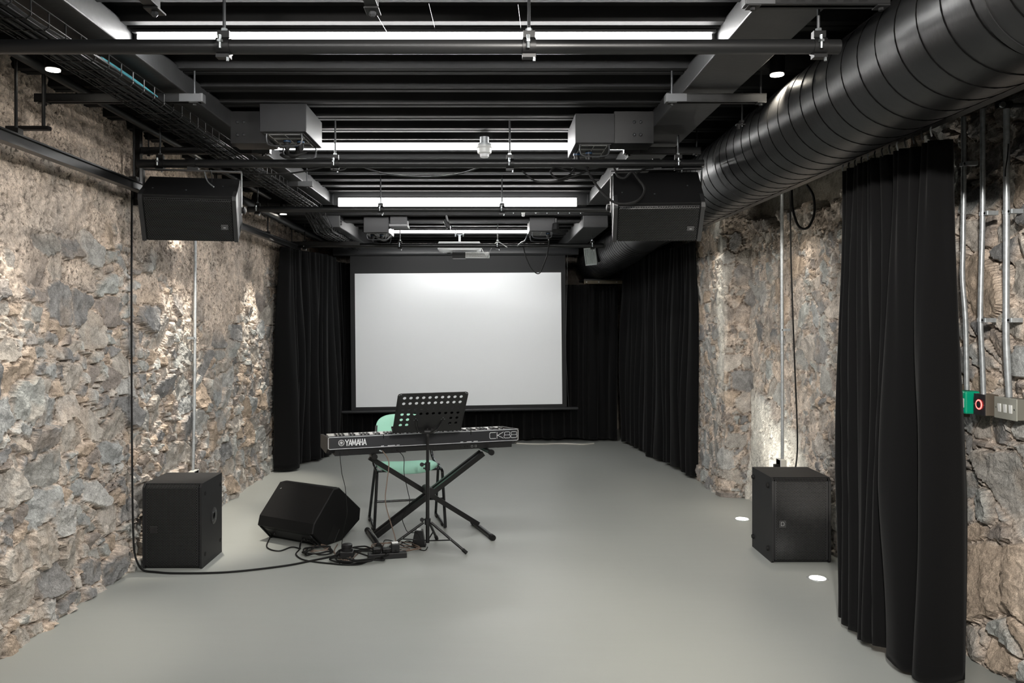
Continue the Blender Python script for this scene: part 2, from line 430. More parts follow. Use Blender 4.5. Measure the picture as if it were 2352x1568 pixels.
def deck_profile(y0, y1, z, phase):
    """trapezoidal deck, narrow ribs 10 cm wide hanging 5.5 cm below the pans"""
    P = .2876; pts = [(y0, z+.055)]
    k = math.ceil((y0-phase)/P)
    while phase + k*P + .14 < y1:
        c = phase + k*P
        pts += [(c-.012, z+.055), (c, z), (c+.040, z), (c+.047, z+.012), (c+.055, z+.012), (c+.062, z), (c+.10, z), (c+.112, z+.055),
                (c+.175, z+.055), (c+.182, z+.046), (c+.205, z+.046), (c+.212, z+.055)]
        k += 1
    pts.append((y1, z+.055)); return pts
pr = deck_profile(YF, YSTEP, DECK, 3.69)
pr2 = deck_profile(YSTEP+.02, YB+.1, DECK2, 3.69)
pts = pr + pr2
m = MB(); n = len(pts); xs = (-2.6, 2.6)
vs = [(x, y, z) for x in xs for (y, z) in pts]; m.add(vs, [(i, i+1, n+i+1, n+i) for i in range(n-1)])
me_ = m; o = me_.build('ceiling', M_deck); struct(o)
sl = MB(); sl.box(-2.6, 2.6, YF, YB+.1, DECK+.075, DECK+.2); struct(sl.build('trim_1', M_deck)); bpy.data.objects['trim_1'].parent = None

def cover_left(Y, Z):
    lim = 1.55 + .25*np.sin(Y*1.7)
    return .12 + .75*sstep(-.35, .45, Z-lim)
def patch_left(X, Y, Z, S, rel, col):
    # plinth swelling towards the floor, and a pale pocket where a stone is missing
    rel = rel + .035*np.exp(-Z/.12)
    g = np.exp(-(((Y-8.0)/.04)**2 + ((Z-1.16)/.10)**2)); g2 = np.exp(-(((Y-8.0)/.085)**2 + ((Z-1.16)/.16)**2))
    col = col*(1-g2[..., None]*.8)+np.array((.62,.58,.52))*g2[..., None]*.8
    col = col*(1-g[..., None])+np.array((.10,.10,.10))*g[..., None]
    rel = rel - g*.03
    # big dark stain under the rail
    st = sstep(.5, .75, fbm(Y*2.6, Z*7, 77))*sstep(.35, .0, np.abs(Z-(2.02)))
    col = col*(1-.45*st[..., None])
    return rel, col
wall_mesh('wall_left', [(-2.19, YF, .12), (-2.19, 3.1, .0108), (-2.19, 8.6, .06), (-2.19, YB, .1)], 1, 11, cover_left, z1=DECK+.05, step=.0108, patch=patch_left, cw=.235, ch=.165, amp=.85)

def cover_right(Y, Z):
    return .34 + .10*sstep(1.3, 2.3, Z) + 0*Y
def patch_right(X, Y, Z, S, rel, col):
    # smooth concrete band over a ragged stone line
    line = 2.31 + (fbm(S*3, S*0, 5, 4)-.5)*.35 + (fbm(S*14, S*0+3, 6, 3)-.5)*.10
    k = sstep(-.012, .012, Z-line)*(Y > 4.3)*(Y < 6.86)
    conc = np.array((.30,.275,.235))*(.9+.2*fbm(S*8, Z*8, 91))[..., None]
    rel = rel*(1-k) + (-.10 + (fbm(S*20, Z*20, 92)-.5)*.006)*k
    col = col*(1-k[..., None]) + conc*k[..., None]
    # darker loose stones just under that line
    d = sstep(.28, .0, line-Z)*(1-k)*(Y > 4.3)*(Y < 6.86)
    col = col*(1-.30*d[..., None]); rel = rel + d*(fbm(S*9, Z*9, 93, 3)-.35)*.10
    # pale plaster at the foot of the wall
    e = 1.0*sstep(.0, .12, .72 + (fbm(S*5, Z*5, 94)-.5)*.5 - Z + .35*(Y-5.9))*sstep(5.0, 5.45, Y)*sstep(6.83, 6.78, Y)
    e = e*(.55+.6*fbm(S*7, Z*4, 95))
    e = np.clip(e, 0, 1)
    col = col*(1-e[..., None]) + np.array((.68,.66,.60))*e[..., None]
    rel = rel*(1-.8*e) + .02*e
    # white lime left on the edge of the pier
    w = np.exp(-((Y-7.02)/.10)**2)*sstep(.75, 1.1, Z)*sstep(2.15, 1.9, Z)*(X < 2.06)*sstep(.35, .6, fbm(S*10, Z*5, 96)+.12)
    col = col*(1-w[..., None]) + np.array((.80,.77,.70))*w[..., None]
    foot = sstep(.55, .0, Z)*(Y > 6.8)
    rel = rel + .05*foot + .012*sstep(.25, 0, Z)*(Y < 6.8)*(Y > 5.45)
    return rel, col
def near_patch(X, Y, Z, S, rel, col):
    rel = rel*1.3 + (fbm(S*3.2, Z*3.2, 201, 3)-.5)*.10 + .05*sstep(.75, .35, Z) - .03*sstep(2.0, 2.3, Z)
    b = sstep(1.95, 2.15, Z)  # painted shade: wall colour darkens above the line of the duct's shadow
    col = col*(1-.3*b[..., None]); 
    return rel, col
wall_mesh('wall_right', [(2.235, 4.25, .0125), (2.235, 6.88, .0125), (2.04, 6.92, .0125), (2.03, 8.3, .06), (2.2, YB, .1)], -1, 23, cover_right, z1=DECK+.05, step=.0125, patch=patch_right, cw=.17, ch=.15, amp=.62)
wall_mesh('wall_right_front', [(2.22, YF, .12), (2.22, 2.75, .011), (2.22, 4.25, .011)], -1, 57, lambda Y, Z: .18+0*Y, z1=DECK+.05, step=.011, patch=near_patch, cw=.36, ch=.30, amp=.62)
m = MB(); m.box(-2.6, 2.6, YB, YB+.15, 0, DECK+.2)
o = m.build('wall_back', mat('back_wall_stone', (.22,.19,.16), .9, noise=(6, .5), bump=(14, .05))); struct(o)
m = MB(); m.box(-2.6, 2.6, YF-.15, YF, 0, DECK+.2); struct(m.build('wall_front', mat('front_wall_paint', (.30,.29,.27), .9, noise=(4, .2))))
m = MB(); m.box(-2.7, -2.45, YF, YB, 0, DECK+.2); m.box(2.45, 2.7, YF, YB, 0, DECK+.2); struct(m.build('trim_2', M_board))
bpy.data.objects['trim_2'].name = 'wall_core'

# steel beams
def beam(name, x0, x1, label):
    t = thing(name, label, 'beam', ((x0+x1)/2, 0, CAMZ+1.0))
    a = MB(); a.box(x0, x1, YF+.02, 7.75, CAMZ+1.075, CAMZ+1.175, bev=.006); a.build('beam_section', M_beam, t)
    b = MB(); b.box(x0, x1, 7.75, YB-.05, CAMZ+.905, CAMZ+1.06, bev=.006); b.build('lower_beam_section', M_beam, t)
    c = MB(); xi = x1 if x0 < 0 else x0; sg = 1 if x0 < 0 else -1
    c.box(min(xi, xi+sg*.004), max(xi, xi+sg*.004), 4.80, 5.02, CAMZ+1.075, CAMZ+1.16); c.build('splice_plate', M_strut, t)
    d = MB()
    for k in range(4):
        d.lathe([(.006, 0), (.006, .008), (.003, .011)], (xi, 7.78, CAMZ+.935+.03*k), 'X', 8)
    d.build('bolt_holes', M_black, t)
    return t
beam('steel_beam', -1.665, -1.42, 'grey painted steel ceiling beam on the left, next to the cable basket')
beam('steel_beam', .917, 1.160, 'grey painted steel ceiling beam on the right, next to the round duct')
t = thing('cross_beam', 'dark steel cross member spanning between the two beams above the projector', 'beam', (-.25, 8.02, CAMZ+.99))
m = MB(); m.box(-1.42, .917, 8.00, 8.03, CAMZ+.995, CAMZ+1.02); m.build('web', M_black, t)
m = MB(); m.box(-1.42, .917, 7.95, 8.10, CAMZ+.987, CAMZ+.995); m.build('flange', M_black, t)
for sx, (xa, xb), lab in ((-1, (-1.42, -1.20), 'short dark steel stub between left beam and left junction box'), (1, (.70, .917), 'short dark bolted steel stub between right beam and right junction box')):
    t = thing('steel_stub', lab, 'bracket', ((xa+xb)/2, 4.9, CAMZ+1.1))
    m = MB(); m.box(xa, xb, 4.45, 4.62, CAMZ+.985, CAMZ+1.16); m.build('plate', M_black, t)
    for bx in (.04, .075, .11, .145):
        for bz in (1.03, 1.10):
            if (bx > .08) == (sx > 0): 
                q = MB(); q.lathe([(.009, 0), (.009, -.009), (.004, -.013)], (xa+bx, 4.45, CAMZ+bz), 'Y', 8); q.build('bolt', M_rod, t)

# ================================================================== LIGHTS (fixtures)
def strip(x0, x1, y, zt, h, label, led=M_led, wd=.045):
    t = thing('strip_light', label, 'strip light', ((x0+x1)/2, y, zt-h), 0, 'linear ceiling lights')
    a = MB(); a.box(x0, x1, y-wd/2-.028, y+wd/2+.028, zt-.004, zt+.006); a.box(x0, x1, y-wd/2, y+wd/2, zt+.006, zt+.0075); a.build('housing', M_black, t)  # side wings added to keep upward lamp light off the deck ribs
    b = MB(); b.box(x0+.01, x1-.01, y-wd/2, y+wd/2, zt-h, zt-.004, bev=.006); b.build('diffuser', led, t)
    for x in (x0, x1-.01):
        c = MB(); c.box(x, x+.01, y-wd/2-.002, y+wd/2+.002, zt-h-.002, zt); c.build('end_cap', M_black, t)
    return t
M_led_soft = emission('strip_diffuser_far', (1.0, .99, .97), 12.0)
strip(-1.41, .905, 3.24, CAMZ+1.150, .034, 'glowing white strip light nearest the camera, just above the first black pipe')
strip(-1.40, .900, 5.22, CAMZ+1.150, .034, 'glowing white strip light running between the two near junction boxes')
strip(-1.36, .815, 7.30, CAMZ+1.117, .075, 'thick bright white strip light between both beams, just above the third pipe', M_led_soft)
strip(-1.15, .65, 8.95, CAMZ+1.012, .028, 'thin far glowing strip light above the projector')
for y in (1.30, -.75):
    tt = strip(-1.41, .905, y, CAMZ+1.150, .034, 'glowing white strip light overhead behind the camera')

def spot(px, label, X, Y, Z, aim, watt, parentless=True, size=60, col=(1, .90, .74), tilt=None):
    t = thing('ceiling_spotlight', label, 'spotlight', (X, Y, Z), 0, 'small ceiling spotlights')
    b = MB(); b.lathe([(.026, .0), (.033, .002), (.034, .085), (.030, .09)], (X, Y, Z), 'Z', 20); b.build('body', M_black, t, True)
    l = MB(); l.lathe([(.029, -.004), (.029, .0)], (X, Y, Z), 'Z', 20); l.build('lens', M_ledc, t)
    s = MB(); s.tube([(X, Y, Z+.09), (X, Y, DECK+.05)], .006, 6); s.build('stem', M_black, t)
    ld = bpy.data.lights.new('spot_beam', 'SPOT'); ld.energy = watt; ld.color = col; ld.spot_size = math.radians(size); ld.spot_blend = .7; ld.shadow_soft_size = .03
    lo = bpy.data.objects.new('lamp', ld); C.objects.link(lo)
    d = Vector(aim) - Vector((X, Y, Z))
    lo.matrix_basis = Matrix.Translation(Vector((X, Y, Z-.012))) @ d.to_track_quat('-Z', 'Y').to_matrix().to_4x4()
    lo.parent = t; lo.matrix_parent_inverse = parent_world(t).inverted()
    return t
spot(0, 'small glowing round ceiling spotlight at upper left above the near rail', -1.865, 3.457, CAMZ+1.08, (-2.17, 3.5, .45), 30, size=48, col=(1, .92, .80))
spot(0, 'small ceiling spotlight above the left hung loudspeaker, lighting the stone', -1.90, 5.55, CAMZ+1.09, (-2.20, 5.6, .45), 95, size=48, col=(1, .92, .80))
spot(0, 'small far glowing ceiling spotlight left of the ceiling beam, past the left loudspeaker', -1.885, 7.43, CAMZ+.99, (-2.19, 7.3, .40), 62, size=48, col=(1, .92, .80))
spot(0, 'small glowing round ceiling spotlight between the right beam and the round duct', 1.29, 3.59, CAMZ+1.10, (1.37, 3.68, 2.1), 42, size=100)
spot(0, 'ceiling spotlight over the right stone wall hidden behind the duct', 1.96, 5.6, CAMZ+1.0, (2.15, 5.6, .3), 12, size=62, col=(1, .92, .80))
spot(0, 'ceiling spotlight beside the pier hidden behind the duct', 1.86, 7.05, CAMZ+1.0, (1.98, 7.1, .4), 8, size=60, col=(1, .92, .80))

def added_wash(X, Y, Z, aim, watt, label, size=95, col=(1, .95, .88)):
    # added spotlight, out of view, to brighten the wall its head points at
    d = (Vector(aim)-Vector((X, Y, Z))).normalized()
    t = thing('ceiling_spotlight', label, 'spotlight', (X, Y, Z), 0, 'small ceiling spotlights')
    b = MB(); p = Vector((X, Y, Z)); b.tube([p-d*.09, p], .034, 20); b.build('body', M_black, t, True)
    l = MB(); l.tube([p, p+d*.003], .029, 20); l.build('lens', M_ledc, t)
    s = MB(); s.tube([p-d*.045, (p.x-d.x*.045, p.y-d.y*.045, DECK+.05)], .006, 6); s.build('stem', M_black, t)
    ld = bpy.data.lights.new('spot_beam', 'SPOT'); ld.energy = watt; ld.color = col; ld.spot_size = math.radians(size); ld.spot_blend = 1.; ld.shadow_soft_size = .06
    lo = bpy.data.objects.new('lamp', ld); C.objects.link(lo)
    lo.matrix_basis = Matrix.Translation(p+d*.02) @ d.to_track_quat('-Z', 'Y').to_matrix().to_4x4()
    lo.parent = t; lo.matrix_parent_inverse = parent_world(t).inverted()
added_wash(.45, 1.6, CAMZ+.98, (-2.2, 5.2, .95), 120, 'added unseen ceiling spotlight on the right behind the camera turned to the left wall', size=66)
added_wash(.25, .2, CAMZ+.98, (2.2, 4.4, 1.0), 205, 'added unseen ceiling spotlight in the middle behind the camera turned to the right wall', size=76)
def uplight(X, Y, label, watt):
    t = thing('floor_uplight', label, 'floor light', (X, Y, 0), 0, 'round uplights set in the floor')
    r = MB(); r.lathe([(.060, .0), (.060, .0025), (.056, .004), (.046, .004), (.044, .003)], (X, Y, 0), 'Z', 40); r.build('ring', M_ring, t, True)
    l = MB(); l.lathe([(.046, .003), (.044, .0055)], (X, Y, 0), 'Z', 32); l.build('lens', M_up, t)
    ld = bpy.data.lights.new('uplight_beam', 'SPOT'); ld.energy = watt; ld.color = (1, .95, .86); ld.spot_size = math.radians(110); ld.spot_blend = .8; ld.shadow_soft_size = .03
    lo = bpy.data.objects.new('lamp', ld); C.objects.link(lo)
    d = Vector((.16, 0, 1))
    lo.matrix_basis = Matrix.Translation(Vector((X, Y, .012))) @ d.to_track_quat('-Z', 'Y').to_matrix().to_4x4()
    lo.parent = t; lo.matrix_parent_inverse = parent_world(t).inverted()
uplight(1.93, 6.11, 'round glowing uplight in the floor left of the right subwoofer', 16)
uplight(1.925, 4.70, 'round glowing uplight in the floor in front of the right subwoofer', 16)

# ================================================================== PIPES, RODS, CLAMPS
PIPES = [(2.67, .91, -2.02, 1.165, 'nearest black scaffold pipe crossing under the ceiling'),
         (4.65, .91, -2.02, 1.245, 'second black scaffold pipe, carrying the two hung loudspeakers'),
         (6.55, .91, -1.95, 1.235, 'third black scaffold pipe, just under the thick strip light'),
         (8.50, .80, -2.02, 1.23, 'farthest black scaffold pipe, in front of the projector')]
for y, z, xa, xb, lab in PIPES:
    m = MB(); m.tube([(xa, y, CAMZ+z), (xb, y, CAMZ+z)], .02415, 24)
    tag(m.build('scaffold_pipe', M_pipe, None, True, origin=(0, y, CAMZ+z)), lab, 'pipe', 'black pipes across the ceiling')
HX = {0: [-1.88, -.873, .137, 1.097], 1: [-1.89, -.88, .128, 1.10], 2: [-1.87, -.87, .117, 1.10], 3: [-1.93, -.925, .106, 1.106]}
ordn = ['nearest', 'second', 'third', 'farthest']; colw = ['left end', 'left middle', 'right middle', 'right end']
ZH = CAMZ+.91
def hanger(x, y, z, ztop, label):
    t = thing('pipe_hanger', label, 'hanger', (x, y, z), 0, 'pipe clamps on threaded rods')
    r = MB(); r.tube([(x, y, z+.045), (x, y, ztop)], .0055, 8); r.build('threaded_rod', M_rod, t)
    c = MB(); c.tube([(x, y + .030*math.sin(a), z + .030*math.cos(a)) for a in [2*PI*k/20 for k in range(20)]], .0001, 4, closed=True)
    c = MB()
    ring = []
    for k in range(24):
        a = 2*PI*k/24
        ring.append((.0245, a)); 
    vs = []
    for xx in (-.022, .022):
        for rr in (.0247, .0295):
            for k in range(24):
                a = 2*PI*k/24; vs.append((x+xx, y+rr*math.sin(a), z+rr*math.cos(a)))
    fs = []
    for k in range(24):
        j = (k+1) % 24
        fs += [(k, j, 24+j, 24+k), (48+k, 48+j, 72+j, 72+k), (24+k, 24+j, 72+j, 72+k), (k, j, 48+j, 48+k)]
    c.add(vs, fs); c.box(x-.020, x+.020, y-.012, y+.012, z+.028, z+.050); c.box(x-.022, x+.022, y-.02, y+.01, z-.040, z-.0285)
    c.build('clamp', M_black, t, True)
    b = MB(); b.tube([(x-.004, y-.034, z+.028), (x-.004, y-.034, z-.016)], .006, 8); b.lathe([(.0105, 0), (.0105, .008)], (x-.004, y-.034, z+.004), 'Z', 6); b.build('bolt', M_bolt, t)
    n = MB(); n.lathe([(.011, 0), (.011, .009)], (x, y, z+.051), 'Z', 6); n.build('nut', M_bolt, t)
    n = MB(); n.lathe([(.005, 0), (.005, .012)], (x+.016, y-.016, z-.052), 'Z', 6); n.build('screw_end', M_bolt, t)
    return t
for i, (y, z, xa, xb, lab) in enumerate(PIPES):
    for j, x in enumerate(HX[i]):
        hanger(x, y, CAMZ+z, (DECK if y < YSTEP else DECK2)+.03, 'clamp on a thin rod holding the %s of the %s black pipe' % (colw[j], ordn[i]))

# slotted struts (trapezes)
def strut(xa, xb, y, z, rods, label):
    t = thing('slotted_strut', label, 'strut', ((xa+xb)/2, y, z), 0, 'slotted channel struts under the ceiling')
    m = MB(); w = .0205
    m.box(xa, xb, y-w, y+w, z+.016, z+.020); m.box(xa, xb, y-w, y-w+.003, z-.016, z+.018); m.box(xa, xb, y+w-.003, y+w, z-.016, z+.018)
    m.box(xa, xb, y-w, y-.009, z-.018, z-.015); m.box(xa, xb, y+.009, y+w, z-.018, z-.015); m.build('channel', M_strut, t)
    s = MB(); x = xa+.05
    while x < xb-.05:
        s.box(x, x+.028, y-w-.0006, y-w+.0004, z-.011, z-.005); x += .05
    s.build('slots', M_black, t)
    for xr in rods:
        r = MB(); r.tube([(xr, y, z-.03), (xr, y, DECK+.03)], .005, 8); r.build('threaded_rod', M_rod, t)
        wsh = MB(); wsh.box(xr-.02, xr+.02, y-.0205, y+.0205, z-.022, z-.018); wsh.lathe([(.009, 0), (.009, -.009)], (xr, y, z-.022), 'Z', 6); wsh.build('washer', M_strut, t)
    return t
LS = [(2.59, 'nearest strut'), (3.73, 'second strut'), (4.87, 'third strut'), (6.05, 'fourth strut')]
for y, w_ in LS[1:]:
    cap = strut(-2.09, -1.325, y, CAMZ+1.03, (-1.357, -2.05), 'dark slotted channel under the cable basket on the left, %s from the camera' % {'second strut': 'first', 'third strut': 'second', 'fourth strut': 'third'}[w_])
    e = MB(); e.box(-1.329, -1.312, y-.022, y+.022, CAMZ+1.012, CAMZ+1.052, bev=.003); e.box(-1.42, -1.325, y-.0225, y-.0205, CAMZ+1.013, CAMZ+1.049); e.build('end_cap', M_scap, cap)
for y, w_ in LS[:3]:
    cap = strut(.835, 1.285, y, CAMZ+1.03, (.853, 1.265), 'dark slotted channel under the right beam beside the duct, %s from the camera' % {'nearest strut': 'first', 'second strut': 'second', 'third strut': 'third'}[w_])
    e = MB(); e.box(.822, .838, y-.022, y+.022, CAMZ+1.012, CAMZ+1.052, bev=.003); e.box(.835, .917, y-.0225, y-.0205, CAMZ+1.013, CAMZ+1.049); e.build('end_cap', M_scap, cap)
strut(-2.12, -1.34, 8.43, CAMZ+.815, (-2.05,), 'farthest dark slotted channel under the cable basket on the left')
for x, lab in ((-1.085, 'small dark strut bracket at the top edge, near the left beam'), (-.375, 'small dark strut bracket at the top edge, middle of the ceiling')):
    t = thing('strut_bracket', lab, 'bracket', (x, 2.65, CAMZ+1.0))
    m = MB(); m.box(x-.021, x+.021, 2.15, 2.62, CAMZ+1.015, CAMZ+1.056, bev=.002); m.build('channel', M_strut, t)
    m = MB(); m.box(x-.024, x+.024, 2.59, 2.66, CAMZ+1.008, CAMZ+1.015, bev=.002); m.build('plate', M_strut, t)
    m = MB(); m.lathe([(.012, 0), (.012, -.009), (.006, -.016)], (x, 2.625, CAMZ+1.008), 'Z', 6); m.build('bolt', M_rod, t)
    m = MB(); m.tube([(x, 2.58, CAMZ+1.05), (x, 2.58, DECK+.03)], .006, 8); m.build('rod', M_rod, t)

# thin suspension wires
for i, (a, b, lab) in enumerate(((at(862, 28, 2.63), at(896, 86, 3.3), 'hair-thin wire running from the middle strut bracket to the near strip light'),
                       (at(985, 8, 2.9), at(1004, 86, 3.3), 'hair-thin wire above the middle of the near strip light'),
                       (at(1190, 10, 2.9), at(1199, 86, 3.3), 'hair-thin wire beside the right middle rod of the nearest pipe'))):
    m = MB(); m.tube([a, b], .0008, 5); tag(m.build('suspension_wire', M_rod, None, origin=a), lab, 'wire')

# ================================================================== ROUND DUCT
def duct():
    X0, Z0, R = 1.505, CAMZ+.912, .222
    t = thing('round_duct', 'large dark grey spiral air duct running along the right side of the ceiling', 'duct', (X0, 3, Z0-R))
    spine = [Vector((X0, y, Z0)) for y in np.arange(.2, 7.01, .4)] + [Vector(p) for p in ((X0, 7.3, Z0), (X0-.02, 7.7, Z0-.03), (X0-.05, 8.3, Z0-.09), (X0-.09, 9.0, Z0-.135), (X0-.115, 9.7, Z0-.155), (X0-.135, 10.4, Z0-.165))]
    sp = catmull(spine, 6)
    m = MB(); m.tube(sp, R, 64); m.build('duct_tube', M_duct, t, True)
    # spiral lock seam: a low, narrow raised helix
    L = [0.]
    for a, b in zip(sp[:-1], sp[1:]): L.append(L[-1] + (b-a).length)
    def pos(l):
        i = min(max(int(np.searchsorted(L, l))-1, 0), len(sp)-2); k = (l-L[i])/(L[i+1]-L[i]); return sp[i].lerp(sp[i+1], k), (sp[i+1]-sp[i]).normalized()
    def helix(l0, l1, pitch):
        pts = []; n = int((l1-l0)/pitch*40)
        for i in range(n+1):
            l = l0+(l1-l0)*i/n; p, d = pos(l); a = Vector((1, 0, 0)); bb = d.cross(a).normalized(); th = 2*PI*(l-l0)/pitch
            pts.append(p + (a*math.cos(th) + bb*math.sin(th))*(R+.0002))
        h = MB(); h.tube(pts, .0026, 5); return h
    helix(.1, 6.7, .128).build('spiral_seam', M_seam, t, True)
    helix(7.55, L[-1]-.05, .075).build('spiral_seam', M_seam, t, True)
    for l in (1.9, 4.35, 6.75, 7.5, 9.3):       # joint collars
        p, d = pos(l); q, d2 = pos(l+.03); c = MB(); c.tube([p, q], R+.003, 64); c.build('joint_collar', M_duct, t, True)
    # side grille
    pc = Vector((1.165, 8.95, CAMZ+.725))
    mt = Matrix.Translation(pc) @ Matrix.Rotation(math.radians(26), 4, 'Z') @ Matrix.Rotation(math.radians(-8), 4, 'Y')
    a = MB(); a.box(-.02, .13, -.09, .09, -.075, .075, mt); a.build('grille_neck', M_duct, t)
    a = MB()
    for (y0, y1, z0, z1) in ((-.115, .115, .082, .098), (-.115, .115, -.098, -.082), (-.115, -.098, -.098, .098), (.098, .115, -.098, .098)): a.box(-.030, -.018, y0, y1, z0, z1, mt)
    gr = a.build('grille_frame', M_gframe, t)
    a = MB(); a.box(-.024, -.020, -.098, .098, -.082, .082, mt)
    for k in range(7): a.box(-.028, -.024, -.085+k*.027, -.081+k*.027, -.082, .082, mt)
    a.build('grille_blades', M_gframe, gr)
M_gframe = mat('grille_frame_grey', (.20, .22, .21), .45)
duct()
# clamps/rods for duct: small hanger under struts
for y, lab in ((4.07, 'small clamp and rod on the near side of the duct'), (6.3, 'small clamp and rod at the far side of the duct')):
    x = 1.505-.222*.93; z = CAMZ+.912+.07
    t = thing('duct_hanger', lab, 'hanger', (x, y, z))
    m = MB(); m.tube([(x-.012, y, z+.0), (x-.012, y, DECK)], .005, 8); m.build('threaded_rod', M_rod, t)
    m = MB(); m.lathe([(.014, 0), (.014, .012)], (x-.014, y, z+.02), 'Z', 6); m.box(x-.045, x+.015, y-.012, y+.012, z+.008, z+.014); m.lathe([(.010, 0), (.010, -.02)], (x-.030, y, z+.008), 'Z', 6); m.build('bracket', M_black, t)
t = thing('timber_ledge', 'old brown board ledge with bolts under the far end of the duct', 'shelf', (1.50, 10.0, CAMZ+.47))
m = MB(); m.box(1.19, 1.72, 9.95, 10.5, CAMZ+.505, CAMZ+.525); m.build('steel_angle', M_strut, t)
m = MB(); m.box(1.19, 1.70, 9.93, 9.96, CAMZ+.465, CAMZ+.505); m.build('board', M_board, t)
for x in (1.22, 1.37, 1.59):
    m = MB(); m.lathe([(.008, 0), (.008, -.01)], (x, 9.93, CAMZ+.485), 'Y', 8); m.build('bolt', M_bolt, t)

# ================================================================== RAILS AND WALL SERVICES
def rail(name, pts, label, hangers=()):
    t = thing(name, label, 'curtain rail', pts[0])
    m = MB()
    for a, b in zip(pts[:-1], pts[1:]):
        a = Vector(a); b = Vector(b); d = (b-a).normalized(); s = Vector((d.y, -d.x, 0))
        def fn(p, q): return q + s*p[0] + Vector((0, 0, p[1]))
        m.prism([(-.020, .027), (.020, .027), (.020, .020), (.006, .018), (.006, -.016), (.022, -.020), (.022, -.027), (-.022, -.027), (-.022, -.020), (-.006, -.016), (-.006, .018), (-.020, .020)], a, b, fn)
    m.build('track', M_pipe, t)
    for (x, y, z) in hangers:
        h = MB(); h.tube([(x, y, z+.02), (x, y, (DECK if y < YSTEP else DECK2)+.03)], .007, 8); h.box(x-.02, x+.02, y-.02, y+.02, z+.027, z+.05); h.build('rod_hanger', M_black, t)
    return t
ZR = CAMZ+.775
rail('curtain_rail', [(-2.03, 1.2, ZR), (-2.0, 8.6, ZR)], 'long black curtain rail along the left stone wall', [(-2.02, y, ZR) for y in (3.45, 4.6, 6.0, 7.4)])
rail('curtain_rail', [(1.765, 1.6, CAMZ+.80), (1.765, 8.6, CAMZ+.80)], 'long black curtain rail under the duct on the right', [(1.80, y, CAMZ+.80) for y in (3.0, 5.2, 7.2)])
def pipe_run(name, pts, r, m_, label, cat='pipe'):
    m = MB(); m.tube(pts, r, 16, smooth=4 if len(pts) > 2 else 0); return tag(m.build(name, m_, None, True, origin=pts[0]), label, cat)
pipe_run('service_pipe', [(-1.977, 1.0, CAMZ+1.125), (-1.977, 7.3, CAMZ+1.125)], .022, M_strut, 'thin dark pipe along the upper left corner above the cable basket')
pipe_run('service_pipe', [(-1.965, 5.9, CAMZ+.975), (-1.955, 10.9, CAMZ+.95)], .034, M_strut, 'thicker dark pipe along the far left ceiling corner')
t = thing('pipe_post', 'thick dark steel post dropping to the left rail from the strut', 'bracket', (-2.115, 4.87, CAMZ+.8))
m = MB(); m.box(-2.135, -2.095, 4.85, 4.89, CAMZ+.70, DECK+.02); m.build('post', M_black, t)
m = MB(); m.box(-2.135, -1.98, 4.84, 4.90, CAMZ+.735, CAMZ+.748); m.build('arm', M_black, t)
t = thing('rail_bracket', 'dark bracket and post above the near left rail, in front of the stone', 'bracket', (-1.98, 3.62, CAMZ+.9))
m = MB(); m.tube([(-1.985, 3.60, CAMZ+.86), (-1.985, 3.60, DECK+.02)], .008, 8); m.build('post', M_black, t)
m = MB(); m.box(-2.15, -1.96, 3.59, 3.62, CAMZ+.855, CAMZ+.872); m.build('arm', M_black, t)

# cable basket: bent wire tray and the cable bundle in it
def basket():
    t = thing('cable_basket', 'long black wire cable basket full of cables running beside the left beam', 'cable tray', (-1.60, 3, CAMZ+.96))
    x0, x1 = -1.660, -1.485; zb = CAMZ+.985; zt = CAMZ+1.045
    def zoff(y): return 0 if y < 7.2 else -.145*min(1, (y-7.2)/.5)
    m = MB()
    for k in range(9):
        f = k/8
        if k == 0: x, z = x0, zt
        elif k == 8: x, z = x1, zt
        elif k == 1: x, z = x0, zb+.02
        elif k == 7: x, z = x1, zb+.02
        else: x, z = x0+(x1-x0)*(k-1.5)/5, zb
        m.tube([(x, y, z+zoff(y)) for y in (.3, 7.2, 7.45, 7.7, 9.55)], .0028, 5)
    m.build('long_wires', M_black, t)
    y = .35; n = 0
    while y < 9.5 and n < 98:
        q = MB(); z_ = zoff(y)
        q.tube([(x0, y, zt+z_), (x0, y, zb+.010+z_), (x0+.012, y, zb+z_), (x1-.012, y, zb+z_), (x1, y, zb+.010+z_), (x1, y, zt+z_)], .0028, 5); q.build('cross_wire', M_black, t)
        y += .108; n += 1
    rnd = random.Random(3)
    for k in range(16):
        x = x0+.02 + (x1-x0-.04)*k/15; pts = []
        for j in range(24):
            y = .3 + j*.40; pts.append((x + rnd.uniform(-.018, .018), y, zb+.010+rnd.uniform(0, .030)+zoff(y)))
        q = MB(); q.tube(pts, rnd.choice((.004, .005, .0065)), 6, smooth=3); q.build('cable', M_rubber if k % 3 else M_plastic, t, True)
    q = MB(); q.tube([(-1.512, 3.15, zb+.045), (-1.515, 3.4, zb+.050), (-1.512, 3.68, zb+.040)], .006, 6, smooth=4)
    c = q.build('cable', M_cyan, t, True); c['label'] = 'light blue sleeved cable'
basket()

